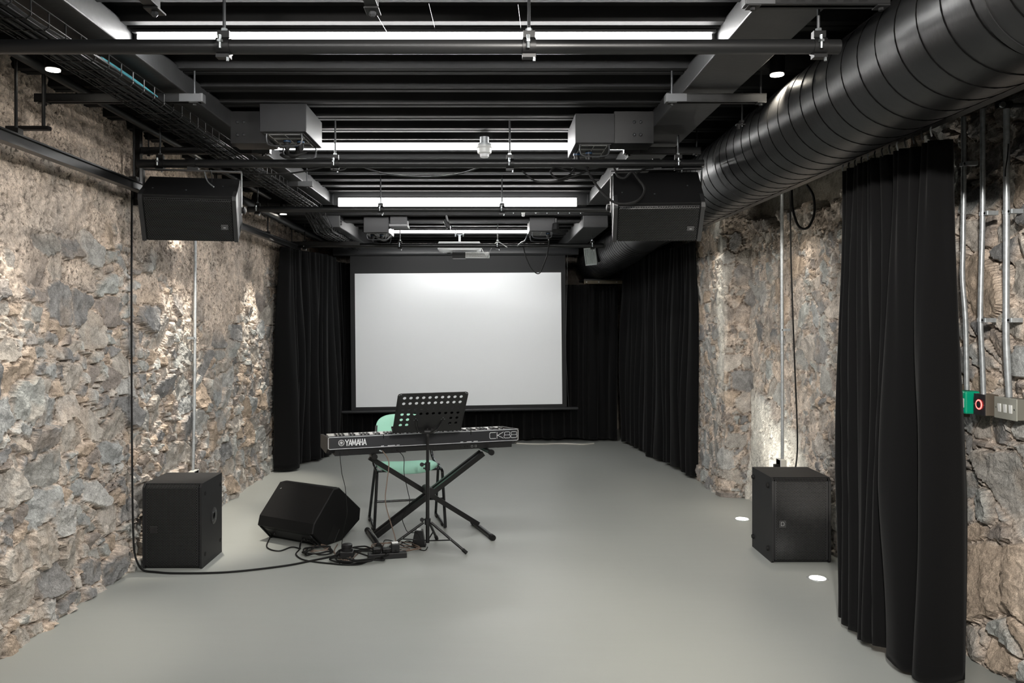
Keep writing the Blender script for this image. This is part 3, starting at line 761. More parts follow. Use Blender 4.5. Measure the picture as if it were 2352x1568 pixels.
# junction boxes
def jbox(x0, x1, y0, y1, z0, z1, label, plugs, inner):
    t = thing('junction_box', label, 'junction box', ((x0+x1)/2, y0, z0), 0, 'outlet boxes under the ceiling')
    m = MB(); m.box(x0, x1, y0, y1, z0, z1, bev=.003); m.build('casing', M_jbox, t)
    p = MB(); p.box(x0+.02, x1-.02, y0+.02, y1-.02, z0-.004, z0+.001); pl = p.build('socket_plate', M_black, t)
    f = MB()
    for k in range(3):
        ya = y0+.04+k*(y1-y0-.08)/3; yb = ya+(y1-y0-.08)/3-.02
        for (a, b, c, d) in ((x0+.035, x1-.035, ya, ya+.004), (x0+.035, x1-.035, yb-.004, yb), (x0+.035, x0+.039, ya, yb), (x1-.039, x1-.035, ya, yb), ((x0+x1)/2-.002, (x0+x1)/2+.002, ya, yb)):
            f.box(a, b, c, d, z0-.006, z0-.004)
    f.build('outline_print', M_label, pl)
    for yy in (y0+.03, y1-.03):
        u = MB(); h = .065
        u.tube([(x0+.03, yy, z0), (x0+.03, yy, z0-h+.025), (x0+.055, yy, z0-h), (x1-.055, yy, z0-h), (x1-.03, yy, z0-h+.025), (x1-.03, yy, z0)], .0048, 8, smooth=4); u.build('guard_rail', M_rod, t, True)
    for (px_, py_, m_) in plugs:
        c = MB(); c.lathe([(.020, 0), (.020, -.018), (.0165, -.020), (.0165, -.045), (.009, -.062)], (px_, py_, z0-.004), 'Z', 16); cc = c.build('plug', m_, t, True)
        r = MB(); r.lathe([(.0205, -.006), (.0205, -.014)], (px_, py_, z0-.004), 'Z', 16); r.build('plug_ring', M_blue, cc)
    return t
M_jbox = mat('junction_box_paint', (.0052, .0054, .0065), .5, spec=.3, noise=(20, .1))
jbox(-1.204, -.958, 4.25, 4.66, CAMZ+1.0, CAMZ+1.15, 'grey steel junction box with blue plugs hanging beside the left beam, near side', [(-1.10, 4.42, M_rubber), (-1.03, 4.44, M_rubber), (-1.07, 4.55, M_rubber)], 1)
jbox(.485, .705, 4.45, 4.87, CAMZ+.985, CAMZ+1.15, 'grey steel junction box with two plugged cables beside the right beam, near side', [(.52, 4.70, M_plastic), (.585, 4.66, M_plastic)], -1)
jbox(-1.208, -.962, 7.84, 8.27, CAMZ+.865, CAMZ+1.02, 'far grey junction box beside the left beam, above the left of the screen', [(-1.14, 7.98, M_black), (-1.05, 7.98, M_black)], 1)
jbox(.41, .66, 7.88, 8.3, CAMZ+.885, CAMZ+1.02, 'far grey junction box beside the right beam, above the right of the screen', [(.60, 8.0, M_black)], -1)

# detector, access point, small camera, small spot
t = thing('smoke_detector', 'white round smoke detector hanging at the middle of the ceiling', 'smoke detector', (-.02, 5.05, CAMZ+1.03))
m = MB(); m.lathe([(.028, .125), (.028, .085), (.052, .080), (.052, .070)], (-.02, 5.05, CAMZ+1.03), 'Z', 28); m.build('mounting_base', M_galv, t, True)
m = MB(); m.lathe([(.052, .070), (.052, .058), (.046, .052), (.043, .025), (.030, .018)], (-.02, 5.05, CAMZ+1.03), 'Z', 28); m.build('housing', M_white, t, True)
m = MB(); m.lathe([(.030, .018), (.028, .002), (.020, -.004)], (-.02, 5.05, CAMZ+1.03), 'Z', 24); m.build('sensor_cap', M_clear, t, True)
t = thing('access_point', 'pale grey flat square box under the far ceiling right of the far left junction box', 'box', (-.90, 8.2, CAMZ+.93))
m = MB(); m.box(-.945, -.78, 7.8, 7.98, CAMZ+.945, CAMZ+1.02, bev=.003); m.build('back_box', M_jbox, t)
m = MB(); m.box(-.955, -.775, 7.78, 8.0, CAMZ+.915, CAMZ+.945, bev=.006); m.build('cover', mat('cover_grey', (.05, .05, .052), .5), t)
t = thing('small_camera', 'small white camera clipped to a wire tray near the right beam', 'camera', (.315, 7.15, CAMZ+.93))
m = MB(); m.box(.300, .332, 7.12, 7.16, CAMZ+.955, CAMZ+.985, bev=.003); m.build('mount', M_white, t)
m = MB(); m.lathe([(.014, 0), (.014, -.02), (.009, -.028)], (.316, 7.14, CAMZ+.957), 'Z', 16); m.build('dome', M_clear, t, True)
t = thing('wire_tray', 'short pale wire tray with white cables in front of the right far junction box', 'cable tray', (.5, 7.2, CAMZ+.96))
m = MB()
for z in (.975, .99): m.tube([(.12, 7.2, CAMZ+z), (.86, 7.2, CAMZ+z)], .0025, 5)
for k in range(8): m.tube([(.13+k*.10, 7.19, CAMZ+.995), (.13+k*.10, 7.19, CAMZ+.962)], .0035, 5)
m.build('wires', M_galv, t)
m = MB(); m.tube([(.42, 7.21, CAMZ+.975), (.55, 7.21, CAMZ+.983), (.70, 7.21, CAMZ+.978), (.86, 7.21, CAMZ+.985)], .005, 6, smooth=4); m.build('white_cable', M_white, t, True)
t = thing('stage_spotlight', 'small black stage spotlight clamped above the projector, left of centre', 'spotlight', (-.385, 7.6, CAMZ+.9))
m = MB(); m.tube([(-.39, 7.6, CAMZ+1.0), (-.375, 7.6, CAMZ+.94)], .012, 8); m.build('clamp', M_black, t)
m = MB(); m.tube([(-.40, 7.62, CAMZ+.955), (-.375, 7.58, CAMZ+.90), (-.350, 7.55, CAMZ+.875)], [.020, .024, .024], 12); m.build('lamp_body', M_black, t, True)
m = MB(); m.lathe([(.020, 0), (.018, -.005)], (-.345, 7.545, CAMZ+.875), 'X', 12); m.build('lens', M_clear, t, True)
t = thing('stage_spotlight', 'small black stage spotlight clamped beside the far right junction box', 'spotlight', (.66, 7.75, CAMZ+.88))
m = MB(); m.tube([(.66, 7.75, CAMZ+.99), (.66, 7.75, CAMZ+.93)], .012, 8); m.build('clamp', M_black, t)
m = MB(); m.tube([(.655, 7.76, CAMZ+.935), (.65, 7.72, CAMZ+.865)], [.030, .036], 14); m.build('lamp_body', M_black, t, True)

# ================================================================== PROJECTOR AND SCREEN
t = thing('projector', 'white projector hanging upside down in front of the screen', 'projector', (-.33, 8.9, CAMZ+.7))
m = MB(); m.prism([(-.25, .0), (-.25, .055), (-.235, .082), (.235, .082), (.25, .055), (.25, .0), (.20, -.012), (-.02, -.012), (-.20, -.012)], 8.78, 9.10, lambda p, y: Vector((-.31+p[0]*.94, y, CAMZ+.790+p[1]))); m.build('case', M_offwhite, t)
m = MB()
for k in range(6): m.box(-.20+k*.022, -.185+k*.022, 8.776, 8.781, CAMZ+.838, CAMZ+.846)
m.build('vent', M_black, t)
m = MB(); m.lathe([(.012, .0), (.012, .10), (.03, .104)], (-.31, 8.92, CAMZ+.855), 'Z', 12); m.box(-.36, -.26, 8.88, 8.96, CAMZ+.855, CAMZ+.875); m.build('ceiling_mount', M_galv, t)
m = MB(); m.lathe([(.035, 0), (.035, .02), (.028, .022)], (-.44, 9.10, CAMZ+.80), 'Y', 20); m.build('lens', M_glass, t, True)
for x in (-.355, -.27):
    m = MB(); m.tube([(x-.0, 8.92, CAMZ+.94), (x, 8.92, DECK2+.02)], .006, 8); m.build('rod', M_bolt, t)
t = thing('connection_panel', 'black and white label panel of the projector just above the screen case', 'panel', (-.15, 9.0, CAMZ+.70))
m = MB(); m.box(-.39, -.245, 8.86, 8.98, CAMZ+.695, CAMZ+.763, bev=.003); m.build('black_module', M_black, t)
m = MB(); m.box(-.245, .02, 8.86, 8.98, CAMZ+.705, CAMZ+.763, bev=.002); bd = m.build('label_plate', M_white, t)
rnd = random.Random(5)
m = MB()
for r_ in range(4):
    x = -.235
    while x < .0:
        w = rnd.uniform(.006, .03); m.box(x, min(x+w, .005), 8.8585, 8.8602, CAMZ+.714+r_*.012, CAMZ+.719+r_*.012); x += w+.006
m.build('small_print', M_label, bd)

# projection screen, very slightly turned and out of level as in the photo
SY = 9.75
yaw = math.radians(3.6); roll = math.radians(-.55)
cs = at(1055, 779, SY)
MS = Matrix.Translation(cs) @ Matrix.Rotation(yaw, 4, 'Z') @ Matrix.Rotation(roll, 4, 'Y')
t = thing('projection_screen', 'large white pull-down projection screen with black border on the back wall', 'projection screen', (cs.x, cs.y, cs.z))
W, H = 1.248, .802
m = MB(); m.box(-W, W, -.0015, .0015, -H, H, MS); m.build('screen_surface', M_screen, t)
m = MB(); m.box(-W-.055, W+.055, .0016, .004, -H-.05, H+.27, MS); m.build('black_border', M_mask, t)
m = MB(); m.lathe([(.016, -1.42), (.018, -1.40), (.018, 1.42), (.016, 1.44)], (0, 0, 0), 'X', 16, MS @ Matrix.Translation((0, 0, -H-.055))); m.build('weight_bar', M_case, t, True)
m = MB()
prof = [(-.06, -.035), (-.045, -.055), (.05, -.055), (.065, -.04), (.065, .055), (.05, .068), (-.03, .068), (-.055, .04)]
m.prism(prof, -1.50, 1.46, lambda p, x: MS @ Vector((x, p[0]+.02, H+.27+p[1]))); m.build('screen_case', M_case, t, True)
for x in (-1.495, 1.44):
    m = MB(); m.box(x-.01, x+.01, -.02, .05, H+.30, H+.42, MS); m.build('case_bracket', M_black, t)
    m = MB(); p0 = MS @ Vector((x, .02, H+.40)); m.tube([p0, (p0.x, p0.y, DECK2+.03)], .006, 8); m.build('rod', M_rod, t)
for k, x in enumerate((-1.42, 1.33)):
    m = MB(); m.tube([MS @ Vector((x, .01, H+.22)), MS @ Vector((x*.985, .005, H*.35)), MS @ Vector((x*.975, .0, -.1)), MS @ Vector((x*.985, .0, -H*.6)), MS @ Vector((x, .0, -H-.04))], .0022, 5, smooth=5); m.build('tension_cord', M_rod, t, True)

# ================================================================== CURTAINS
def curtain(name, path, z0, ztop, pleats, amp, label, seed, thick=.006, top_pinch=.45, nz=36, widths=None):
    """path: plan polyline; regular heading pleats that merge into softer, wider folds below"""
    rnd = random.Random(seed)
    P = catmull([Vector((p[0], p[1], 0)) for p in path], 14); L = [0.]
    for a, b in zip(P[:-1], P[1:]): L.append(L[-1]+(b-a).length)
    tot = L[-1]; ns = pleats*22; ctr = Vector((0, 6.0, 0))
    per = widths or [rnd.uniform(.45, 1.5) for _ in range(pleats)]; sm = sum(per); cuts = [0]
    for p_ in per: cuts.append(cuts[-1]+p_/sm)
    am = [rnd.uniform(.6, 1.25) for _ in range(pleats+1)]
    vs = []
    for i in range(ns+1):
        f = i/ns
        k = min(max(int(np.searchsorted(cuts, f, side='right'))-1, 0), pleats-1); ph = (f-cuts[k])/(cuts[k+1]-cuts[k])
        l = f*tot; j = min(max(int(np.searchsorted(L, l))-1, 0), len(P)-2); w = (l-L[j])/(L[j+1]-L[j]+1e-9)
        p = P[j].lerp(P[j+1], w); d = (P[j+1]-P[j]).normalized(); nrm = Vector((d.y, -d.x, 0))
        if nrm.dot(ctr-p) < 0: nrm = -nrm
        A = am[k]*(.55+.45*min(1.6, per[k]/(sm/pleats)))
        for q in range(nz+1):
            h = q/nz; z = z0 + (ztop-z0)*h; e = 1-h
            w_ = ph + (.10*math.sin(2.4*e*PI+k*2.1+seed) + .05*math.sin(5.3*e+k))*math.sin(PI*ph)      # folds wander as they fall
            a_ = amp*A*(top_pinch+(1-top_pinch)*min(1, e*1.5))
            bulge = max(0., math.sin(PI*min(1, max(0, w_))))**.95
            off = a_*(2.0*bulge-1)
            off += (.22*amp)*math.sin(3*PI*w_+k*1.9+e*1.5)*math.sin(PI*ph)**2*(.4+.6*e)              # soft secondary crease
            off += .011*(h**3)*math.cos(2*PI*f*pleats*2.4)                                           # heading tape pleats
            off += .010*math.sin(6*e+f*9+seed)
            back = -.30*a_*math.sin(2*PI*w_)*(.5+.5*e)                                              # cloth tucks in behind each fold
            s2 = (.006*math.sin(f*40+seed) + .012*math.sin(f*11+seed*2))*(1-h)**2
            vs.append(p + nrm*off + d*back + Vector((0, 0, z+s2)))
    fs = [(i*(nz+1)+q, (i+1)*(nz+1)+q, (i+1)*(nz+1)+q+1, i*(nz+1)+q+1) for i in range(ns) for q in range(nz)]
    m = MB(); m.add(vs, fs)
    t = thing(name, label, 'curtain', (path[0][0], path[0][1], z0))
    c = m.build('cloth', M_cloth, t, True); c.data.polygons.foreach_set('use_smooth', [True]*len(c.data.polygons))
    try: c.data.attributes.remove(c.data.attributes['sharp_edge'])
    except Exception: pass
    md = c.modifiers.new('thick', 'SOLIDIFY'); md.thickness = thick; md.offset = 0
    # stitched hem line and heading tape follow the cloth
    row = lambda q: [Vector(vs[i*(nz+1)+q]) for i in range(ns+1)]
    r1 = row(2)
    hm = MB(); hm.tube([p for p in r1], .0035, 4); hm.build('hem_seam', M_cloth, t, True)
    return t, vs, ns, nz
tr = []
t, vs, ns, nz = curtain('stage_curtain', [(1.775, 4.02), (1.77, 3.8), (1.80, 3.56), (1.835, 3.40), (1.865, 3.275)], .035, CAMZ+.742, 8, .070, 'tall black pleated curtain bunched at the right front, beside the wall switches', 4, nz=60, widths=[.75, .85, .55, .8, 1.0, .6, 1.9, 1.3])
# heading tape with hooks along the rail
for k in range(13):
    m = MB(); y = 3.20+k*.066; m.tube([(1.765, y, CAMZ+.778), (1.757, y-.004, CAMZ+.760), (1.765, y, CAMZ+.735)], .0035, 5, smooth=3)
    m.build('rail_hook', M_rod if k % 4 else M_galv, t)
curtain('stage_curtain', [(1.965, 7.64), (1.93, 8.05), (1.87, 8.6), (1.81, 9.1), (1.75, 9.6), (1.66, 10.0)], .03, CAMZ+.76, 15, .060, 'black pleated curtain along the right side wall beyond the pier', 9)
curtain('stage_curtain', [(1.63, 10.10), (1.2, 10.10), (.8, 10.10), (.3, 10.12), (-.4, 10.12), (-1.0, 10.13), (-1.1, 10.13)], .03, CAMZ+.46, 26, .045, 'wide black curtain across the back, behind the projection screen', 12)
curtain('stage_curtain', [(-2.03, 7.98), (-1.95, 8.4), (-1.84, 8.75), (-1.80, 9.0), (-1.80, 9.4)], .03, CAMZ+.74, 9, .070, 'black pleated curtain against the left stone wall at the far end', 15)
curtain('stage_curtain', [(-1.85, 9.55), (-1.82, 9.8), (-1.70, 10.0), (-1.5, 10.10), (-1.24, 10.13)], .03, CAMZ+.72, 9, .045, 'black curtain filling the back left corner beside the screen', 18)

# ================================================================== SUBWOOFERS
def subwoofer(x0, x1, y0, y1, h, side, label, logo_low=True):
    t = thing('subwoofer', label, 'loudspeaker', ((x0+x1)/2, y0, 0))
    b = .022
    # cabinet: chamfered front edges
    prof = [(y1, 0), (y1, h), (y0+b+.006, h), (y0+.006, h-b), (y0+.006, b*.6), (y0+b*.6, 0)]
    def shell(xa, xb, yf):
        return [(y1, 0), (y1, h), (yf+b, h), (yf, h-b), (yf, b*.6), (yf+b*.6, 0)]
    m = MB(); m.prism(prof, x0+.014, x1-.014, lambda p, x: Vector((x, p[0]+.010, p[1]*.985)))
    for (xa, xb) in ((x0, x0+.014), (x1-.014, x1)):
        m.prism(shell(0, 0, y0), xa, xb, lambda p, x: Vector((x, p[0], p[1])))
    m.prism([(y1, h-.012), (y1, h), (y0+b, h), (y0+b, h-.012)], x0+.014, x1-.014, lambda p, x: Vector((x, p[0], p[1])))
    m.build('cabinet', M_side, t)
    g = MB(); gp = [(y0+.020, h-.003), (y0+.003, h-b-.004), (y0+.003, b), (y0+.010, .010), (y0+.022, .010), (y0+.016, b), (y0+.016, h-b-.006), (y0+.028, h-.008)]
    org = Vector((x0+.03, y0+.003, .0))
    g.prism(gp, x0+.020, x1-.020, lambda p, x: Vector((x, p[0], p[1]))); g.build('grille', M_grille, t, origin=org)
    for xr in (x0+.016, x1-.030):
        q = MB(); q.box(xr, xr+.012, y0+.0005, y0+.006, b, h-b); q.build('grille_edge', M_side, t)
    lx = x0+.045; lz = h*.42
    l = MB(); l.box(lx, lx+.042, y0-.0015, y0+.003, lz, lz+.042, bev=.001); lg = l.build('badge', mat('badge_grey', (.05, .05, .052), .35, metal=.3) if side > 0 else mat('badge_dark', (.018, .018, .019), .4), t)
    e = MB(); cx_ = lx+.021
    e.tube([(cx_-.009, y0-.002, lz+.010), (cx_-.009, y0-.002, lz+.032), (cx_+.004, y0-.002, lz+.032), (cx_+.009, y0-.002, lz+.026), (cx_+.009, y0-.002, lz+.014), (cx_+.004, y0-.002, lz+.010), (cx_-.009, y0-.002, lz+.010)], .0012, 5)
    e.build('badge_mark', M_label if side > 0 else M_plastic, lg)
    sx = x1 if side < 0 else x0; sg = 1 if side < 0 else -1
    if side > 0:
        for (yy, zz) in ((y0+.065, .075), (y1-.03, .075), (y0+.065, h-.06), (y1-.03, h-.06)):
            f_ = MB(); f_.lathe([(.016, 0), (.016, sg*.006), (.012, sg*.012), (.004, sg*.012)], (sx, yy, zz), 'X', 18); f_.build('foot', M_rubber, t, True)
    else:
        for (yy, zz) in ((y0+.065, .075), (y1-.03, .085), (y0+.065, h-.07), (y1-.03, h-.07)):
            f_ = MB(); f_.lathe([(.013, 0), (.013, .002), (.009, .003)], (sx, yy, zz), 'X', 18); f_.build('screw_plug', M_rubber, t, True)
        p = MB(); p.lathe([(.052, 0), (.052, .003), (.045, .004), (.020, .004), (.018, -.01), (.004, -.01)], (sx, (y0+y1)/2+.03, h*.53), 'X', 32); pp = p.build('pole_mount_plate', mat('pole_plate', (.05, .05, .052), .3, metal=.5), t, True)
        for k in range(4):
            a = PI/4+k*PI/2; s_ = MB(); s_.lathe([(.005, .004), (.005, .0055)], (sx, (y0+y1)/2+.03+.036*math.cos(a), h*.53+.036*math.sin(a)), 'X', 8); s_.build('plate_screw', M_bolt, pp)
    return t
subwoofer(-2.09, -1.732, 4.877, 5.25, .516, -1, 'black subwoofer standing against the left stone wall with a round plate on its side')
subwoofer(1.765, 2.132, 5.0, 5.375, .530, 1, 'black subwoofer with a pale square badge standing against the right stone wall')

# ================================================================== HUNG LOUDSPEAKERS
def hung(xc, y, ztop, tilt, Wd, D, Hh, label, yawd=0., badge_dx=.17, pz=.65):
    """cabinet lying on its long side in a U-yoke, tilted down by tilt; D depth, Hh front height"""
    R_ = Matrix.Rotation(math.radians(yawd), 4, 'Z') @ Matrix.Rotation(math.radians(tilt), 4, 'X')
    t = thing('hung_loudspeaker', label, 'loudspeaker', (xc, y, ztop))
    # local frame: x width, -y front, z up.  centre at pivot
    piv = Vector((xc, y, CAMZ+pz)); Mx = Matrix.Translation(piv) @ R_
    fr = -D*.5; bk = D*.5; h2 = Hh/2; w2 = Wd/2
    m = MB()
    m.prism([(-w2+.016, fr+.012), (w2-.016, fr+.012), (w2-.016, fr+.06), (w2*.975, bk), (-w2*.975, bk), (-w2+.016, fr+.06)], -h2+.004, h2-.012, lambda p, z: Mx @ Vector((p[0], p[1], z)))
    m.build('inner_box', M_wood, t)
    m = MB()   # top and bottom panels
    for (za, zb) in ((h2-.014, h2), (-h2, -h2+.010)):
        m.prism([(-w2, fr+.016), (w2, fr+.016), (w2, fr+.08), (w2*.975, bk), (-w2*.975, bk), (-w2, fr+.08)], za, zb, lambda p, z: Mx @ Vector((p[0], p[1], z)))
    m.build('panels', M_wood, t)
    m = MB()
    for s_ in (-1, 1):
        m = MB()
        m.prism([(fr, -h2), (fr, h2-.020), (fr+.018, h2+.001), (fr+.10, h2+.001), (fr+.10, -h2)], s_*w2, s_*(w2-.022), lambda p, x: Mx @ Vector((x, p[0], p[1])))
        m.build('side_cheek', M_cheek, t)
    g = MB(); b = .018
    loc = MB()
    gp = [(fr+.030, h2-.001), (fr+.002, h2-.030), (fr+.002, -h2+.004), (fr+.012, -h2+.004), (fr+.012, h2-.034), (fr+.038, h2-.006)]
    org = Mx @ Vector((0, 0, 0)); rq = R_.to_3x3()
    RG = (R_ @ Matrix.Rotation(PI/2, 4, 'X')).to_3x3()
    g.prism(gp, -w2+.030, w2-.030, lambda p, x: Mx @ Vector((x, p[0], p[1]))); g.build('grille', M_grille_x, t, origin=org, rot=RG)
    l = MB(); l.box(badge_dx, badge_dx+.038, fr-.001, fr+.004, -h2+.075, -h2+.105, Mx); lg = l.build('badge', mat('badge_mid', (.06, .06, .062), .35, metal=.3), t)
    l = MB(); l.box(badge_dx+.013, badge_dx+.025, fr-.0018, fr-.0008, -h2+.086, -h2+.089, Mx); l.build('badge_mark', M_label, lg)
    # yoke
    yk = MB(); yz = ztop; yw = w2+.012
    Yw = Matrix.Translation(Vector((xc, y, 0))) @ Matrix.Rotation(math.radians(yawd), 4, 'Z')
    yk.box(-yw, yw, -.02, .02, yz-.006, yz, Yw)
    for s_ in (-1, 1):
        yk.box(min(s_*yw, s_*(yw-.005)), max(s_*yw, s_*(yw-.005)), -.02, .02, piv.z-.03, yz, Yw)
    yk.build('yoke', M_yoke, t)
    for s_ in (-1, 1):
        kn = MB(); kn.lathe([(.018, 0), (.020, s_*.006), (.020, s_*.018), (.014, s_*.022)], (0, 0, 0), 'X', 20, Matrix.Translation(Yw @ Vector((s_*yw, 0, piv.z)))); kn.build('knob', M_plastic, t, True)
    cl = MB(); cl.box(-.03, .03, -.025, .025, yz, CAMZ+.91-.022, Yw); cl.lathe([(.034, -.02), (.034, .02)], (xc-.0, y, CAMZ+.91), 'X', 20); cl.build('pipe_clamp', M_black, t)
    for (bx, by) in ((-.02, -.06), (.17, .02), (-.20, -.04)):
        s_ = MB(); s_.lathe([(.005, 0), (.005, .002)], (bx, by, h2), 'Z', 8, Mx); s_.build('screw', M_bolt, t)
    return t, Mx
M_cheek = mat('cheek_paint', (.013, .0133, .014), .45)
M_yoke = mat('yoke_paint', (.03, .031, .032), .35, metal=.3)
tL, MxL = hung(-1.700, 4.65, CAMZ+.872, 28, .518, .32, .270, 'black loudspeaker hung from the second pipe on the left in front of the stone wall', yawd=11, pz=.648)
tR, MxR = hung(.975, 4.67, CAMZ+.882, 42, .500, .33, .255, 'black loudspeaker hung from the second pipe on the right beside the duct, tilted steeply down', yawd=-6, badge_dx=.165, pz=.664)

def cable(pts, r, label, m_=None, cat='cable', name='cable', k=6, group=None):
    m = MB(); m.tube(pts, r, 8, smooth=k); return tag(m.build(name, m_ or M_rubber, None, True, origin=pts[0]), label, cat, group)
# cables around hung speakers and pipe
cable([(.52, 4.70, CAMZ+.92), (.50, 4.66, CAMZ+.88), (.46, 4.60, CAMZ+.83), (.40, 4.58, CAMZ+.81), (.36, 4.60, CAMZ+.85), (.39, 4.62, CAMZ+.885), (.45, 4.62, CAMZ+.865), (.50, 4.615, CAMZ+.845)], .0055, 'black cable with a small loop below the near right junction box')
cable([(.585, 4.66, CAMZ+.92), (.57, 4.63, CAMZ+.87), (.50, 4.60, CAMZ+.83), (.40, 4.60, CAMZ+.80), (.28, 4.605, CAMZ+.80), (.20, 4.64, CAMZ+.865)], .0055, 'black cable from the near right junction box lying along the second pipe')
cable([at(1345, 385, 4.58), at(1370, 425, 4.5), at(1400, 458, 4.42), at(1430, 468, 4.40), at(1465, 460, 4.40), at(1481, 435, 4.45), at(1465, 410, 4.5), at(1452, 395, 4.55), at(1436, 408, 4.55), at(1420, 405, 4.56), at(1411, 385, 4.6)], .0070, 'thick looping black cable hanging over the right hung loudspeaker')
cable([at(1462, 398, 4.56), at(1480, 388, 4.58), at(1500, 385, 4.6)], .006, 'short black cable end on top of the right hung loudspeaker')
cable([at(838, 385, 4.64), at(890, 400, 4.66), at(975, 406, 4.68), at(1050, 400, 4.68), at(1105, 383, 4.66)], .0045, 'thin grey cable sagging below the second pipe at the middle', M_yoke)
cable([at(560, 398, 4.7), at(640, 400, 4.68), at(700, 393, 4.66), at(745, 383, 4.64)], .005, 'black cable sagging below the second pipe on the left', M_rubber)
cable([at(765, 388, 4.63), at(775, 391, 4.62), at(790, 389, 4.63), at(796, 384, 4.64)], .004, 'short grey cable end below the left middle clamp of the second pipe', M_yoke)
cable([at(470, 395, 4.63), at(474, 410, 4.58), at(480, 420, 4.55), at(491, 429, 4.5)], .0035, 'short steel safety wire drooping onto the left hung loudspeaker', M_galv)
cable([at(484, 390, 4.63), at(486, 400, 4.60), at(487, 418, 4.56)], .0025, 'thin safety cord above the left hung loudspeaker', M_rod)
cable([at(318, 385, 4.66), at(308, 408, 4.78), at(303, 432, 4.85)], .006, 'short black cable from the second pipe to the left rail')
cable([at(1202, 565, 8.45), at(1208, 590, 8.4), at(1222, 618, 8.36), at(1238, 628, 8.36), at(1250, 605, 8.38), at(1258, 580, 8.4), at(1262, 545, 8.1)], .006, 'black cable loop drooping in front of the top right of the screen')
cable([at(1106, 570, 8.86), at(1112, 582, 8.84), at(1120, 590, 8.84), at(1126, 575, 8.7), at(1136, 560, 8.5), at(1146, 556, 8.48), at(1165, 568, 8.45)], .0038, 'pale cable between the projector and the farthest pipe', M_white)
cable([at(1212, 538, 8.1), at(1206, 552, 8.2), at(1198, 556, 8.3), at(1188, 565, 8.45)], .006, 'thin grey cable dropping left from the far right junction box', M_yoke)
cable([at(900, 540, 7.9), at(885, 552, 7.9), at(870, 548, 7.92), at(858, 540, 7.95)], .008, 'grey cable looping under the far left junction box', M_yoke)
cable([(-1.10, 4.42, CAMZ+.935), (-1.08, 4.38, CAMZ+.905), (-1.03, 4.36, CAMZ+.90), (-.99, 4.40, CAMZ+.93)], .009, 'thick cable curling under the near left junction box')
cable([(-1.03, 4.44, CAMZ+.935), (-1.05, 4.40, CAMZ+.90), (-1.10, 4.38, CAMZ+.895), (-1.14, 4.45, CAMZ+.92)], .009, 'second thick black cable under the near left junction box')

# ================================================================== WALL CONDUITS, BOXES, CABLES
def conduit(name, pts, r, label, saddles=(), nx=-1):
    t = thing(name, label, 'conduit', pts[0])
    m = MB(); m.tube(pts, r, 16, smooth=5 if len(pts) > 2 else 0); m.build('tube', M_galv, t, True)
    for (x, y, z) in saddles:
        s = MB(); s.lathe([(r+.003, -.008), (r+.003, .008)], (x, y, z), 'Z', 16); s.box(x-.004+.0, x+(.05 if nx < 0 else -.05)*-nx*-1 if False else x+.004, y-.034, y, z-.009, z+.009)
        s.box(min(x, x-nx*.045), max(x, x-nx*.045), y-.036, y-.012, z-.009, z+.009); s.build('saddle', M_galv, t, True)
        b = MB(); b.lathe([(.005, 0), (.005, nx*.003)], (x+nx*.006, y-.024, z), 'X', 10); b.build('saddle_screw', M_black, t)
    for z in (pts[0][2]+.02, ):
        pass
    return t
x_ = -2.125
conduit('wall_conduit', [(-2.125, 5.85, 2.22), (-2.125, 5.85, 1.6), (-2.123, 5.83, .9), (-2.122, 5.80, .42)], .0105, 'grey metal conduit running down the left stone wall behind the left hung loudspeaker', [(-2.124, 5.84, 1.38)], 1)
conduit('wall_conduit', [(2.105, 5.76, 2.42), (2.105, 5.76, 1.6), (2.108, 5.76, 1.0), (2.108, 5.76, .52)], .0115, 'grey metal conduit running down the right stone wall to the socket above the subwoofer', [(2.106, 5.76, 1.44)], -1)
def socket(x, y, z, s, label):
    t = thing('wall_socket', label, 'socket', (x, y, z))
    m = MB(); m.box(min(x, x+s*.045), max(x, x+s*.045), y-.044, y+.044, z-.043, z+.043, bev=.004); m.build('back_box', M_cream, t)
    m = MB(); m.box(min(x-s*.0, x+s*.004), max(x, x+s*.004), y-.046, y+.046, z-.045, z+.045); m.build('face_plate', M_white, t)
    m = MB(); m.box(min(x-s*.036, x), max(x-s*.036, x), y-.030, y+.004, z-.034, z+.008, bev=.004); m.build('plug', M_black, t)
socket(-2.095, 5.80, .385, -1, 'cream wall socket with a black plug above the left subwoofer')
socket(2.078, 5.76, .475, 1, 'cream wall socket at the bottom of the conduit above the right subwoofer')

# near right conduits
YA, YBb, YC = 3.565, 3.44, 3.315
X1 = 2.125
conduit('wall_conduit', [at(2213, 268, YA), at(2214, 380, YA), at(2212, 560, YA), at(2211, 640, YA), at(2218, 740, YA), at(2221, 895, YA)], .0105, 'leftmost of three bright conduits on the right wall, leading to the green call point', [tuple(at(2212, 378, YA))], -1)
conduit('wall_conduit', [at(2257, 250, YBb), at(2257, 490, YBb), at(2254, 620, YBb), at(2252, 735, YBb), at(2256, 820, YBb), at(2259, 905, YBb)], .0105, 'middle of three bright conduits on the right wall, leading to the red ringed button', [tuple(at(2257, 491, YBb)), tuple(at(2252, 735, YBb))], -1)
conduit('wall_conduit', [at(2312, 250, YC), at(2312, 487, YC), at(2311, 735, YC), at(2312, 800, YC), at(2318, 912, YC)], .0125, 'thickest of three bright conduits on the right wall, leading to the light switches', [tuple(at(2312, 487, YC)), tuple(at(2311, 735, YC))], -1)
cable([at(2316, 330, YC-.02), at(2314, 360, YC-.02), at(2310, 385, YC-.02), at(2309, 405, YC-.02)], .0022, 'thin black cable end lying on the thickest right conduit')
t = thing('pipe_coupler', 'dark clamp joining the top of the thickest conduit to the rail', 'clamp', tuple(at(2310, 245, YC)))
p = at(2310, 240, YC)
m = MB(); m.tube([p+Vector((-.035, 0, 0)), p+Vector((.02, 0, 0))], .017, 14); m.build('clamp_body', M_black, t, True)
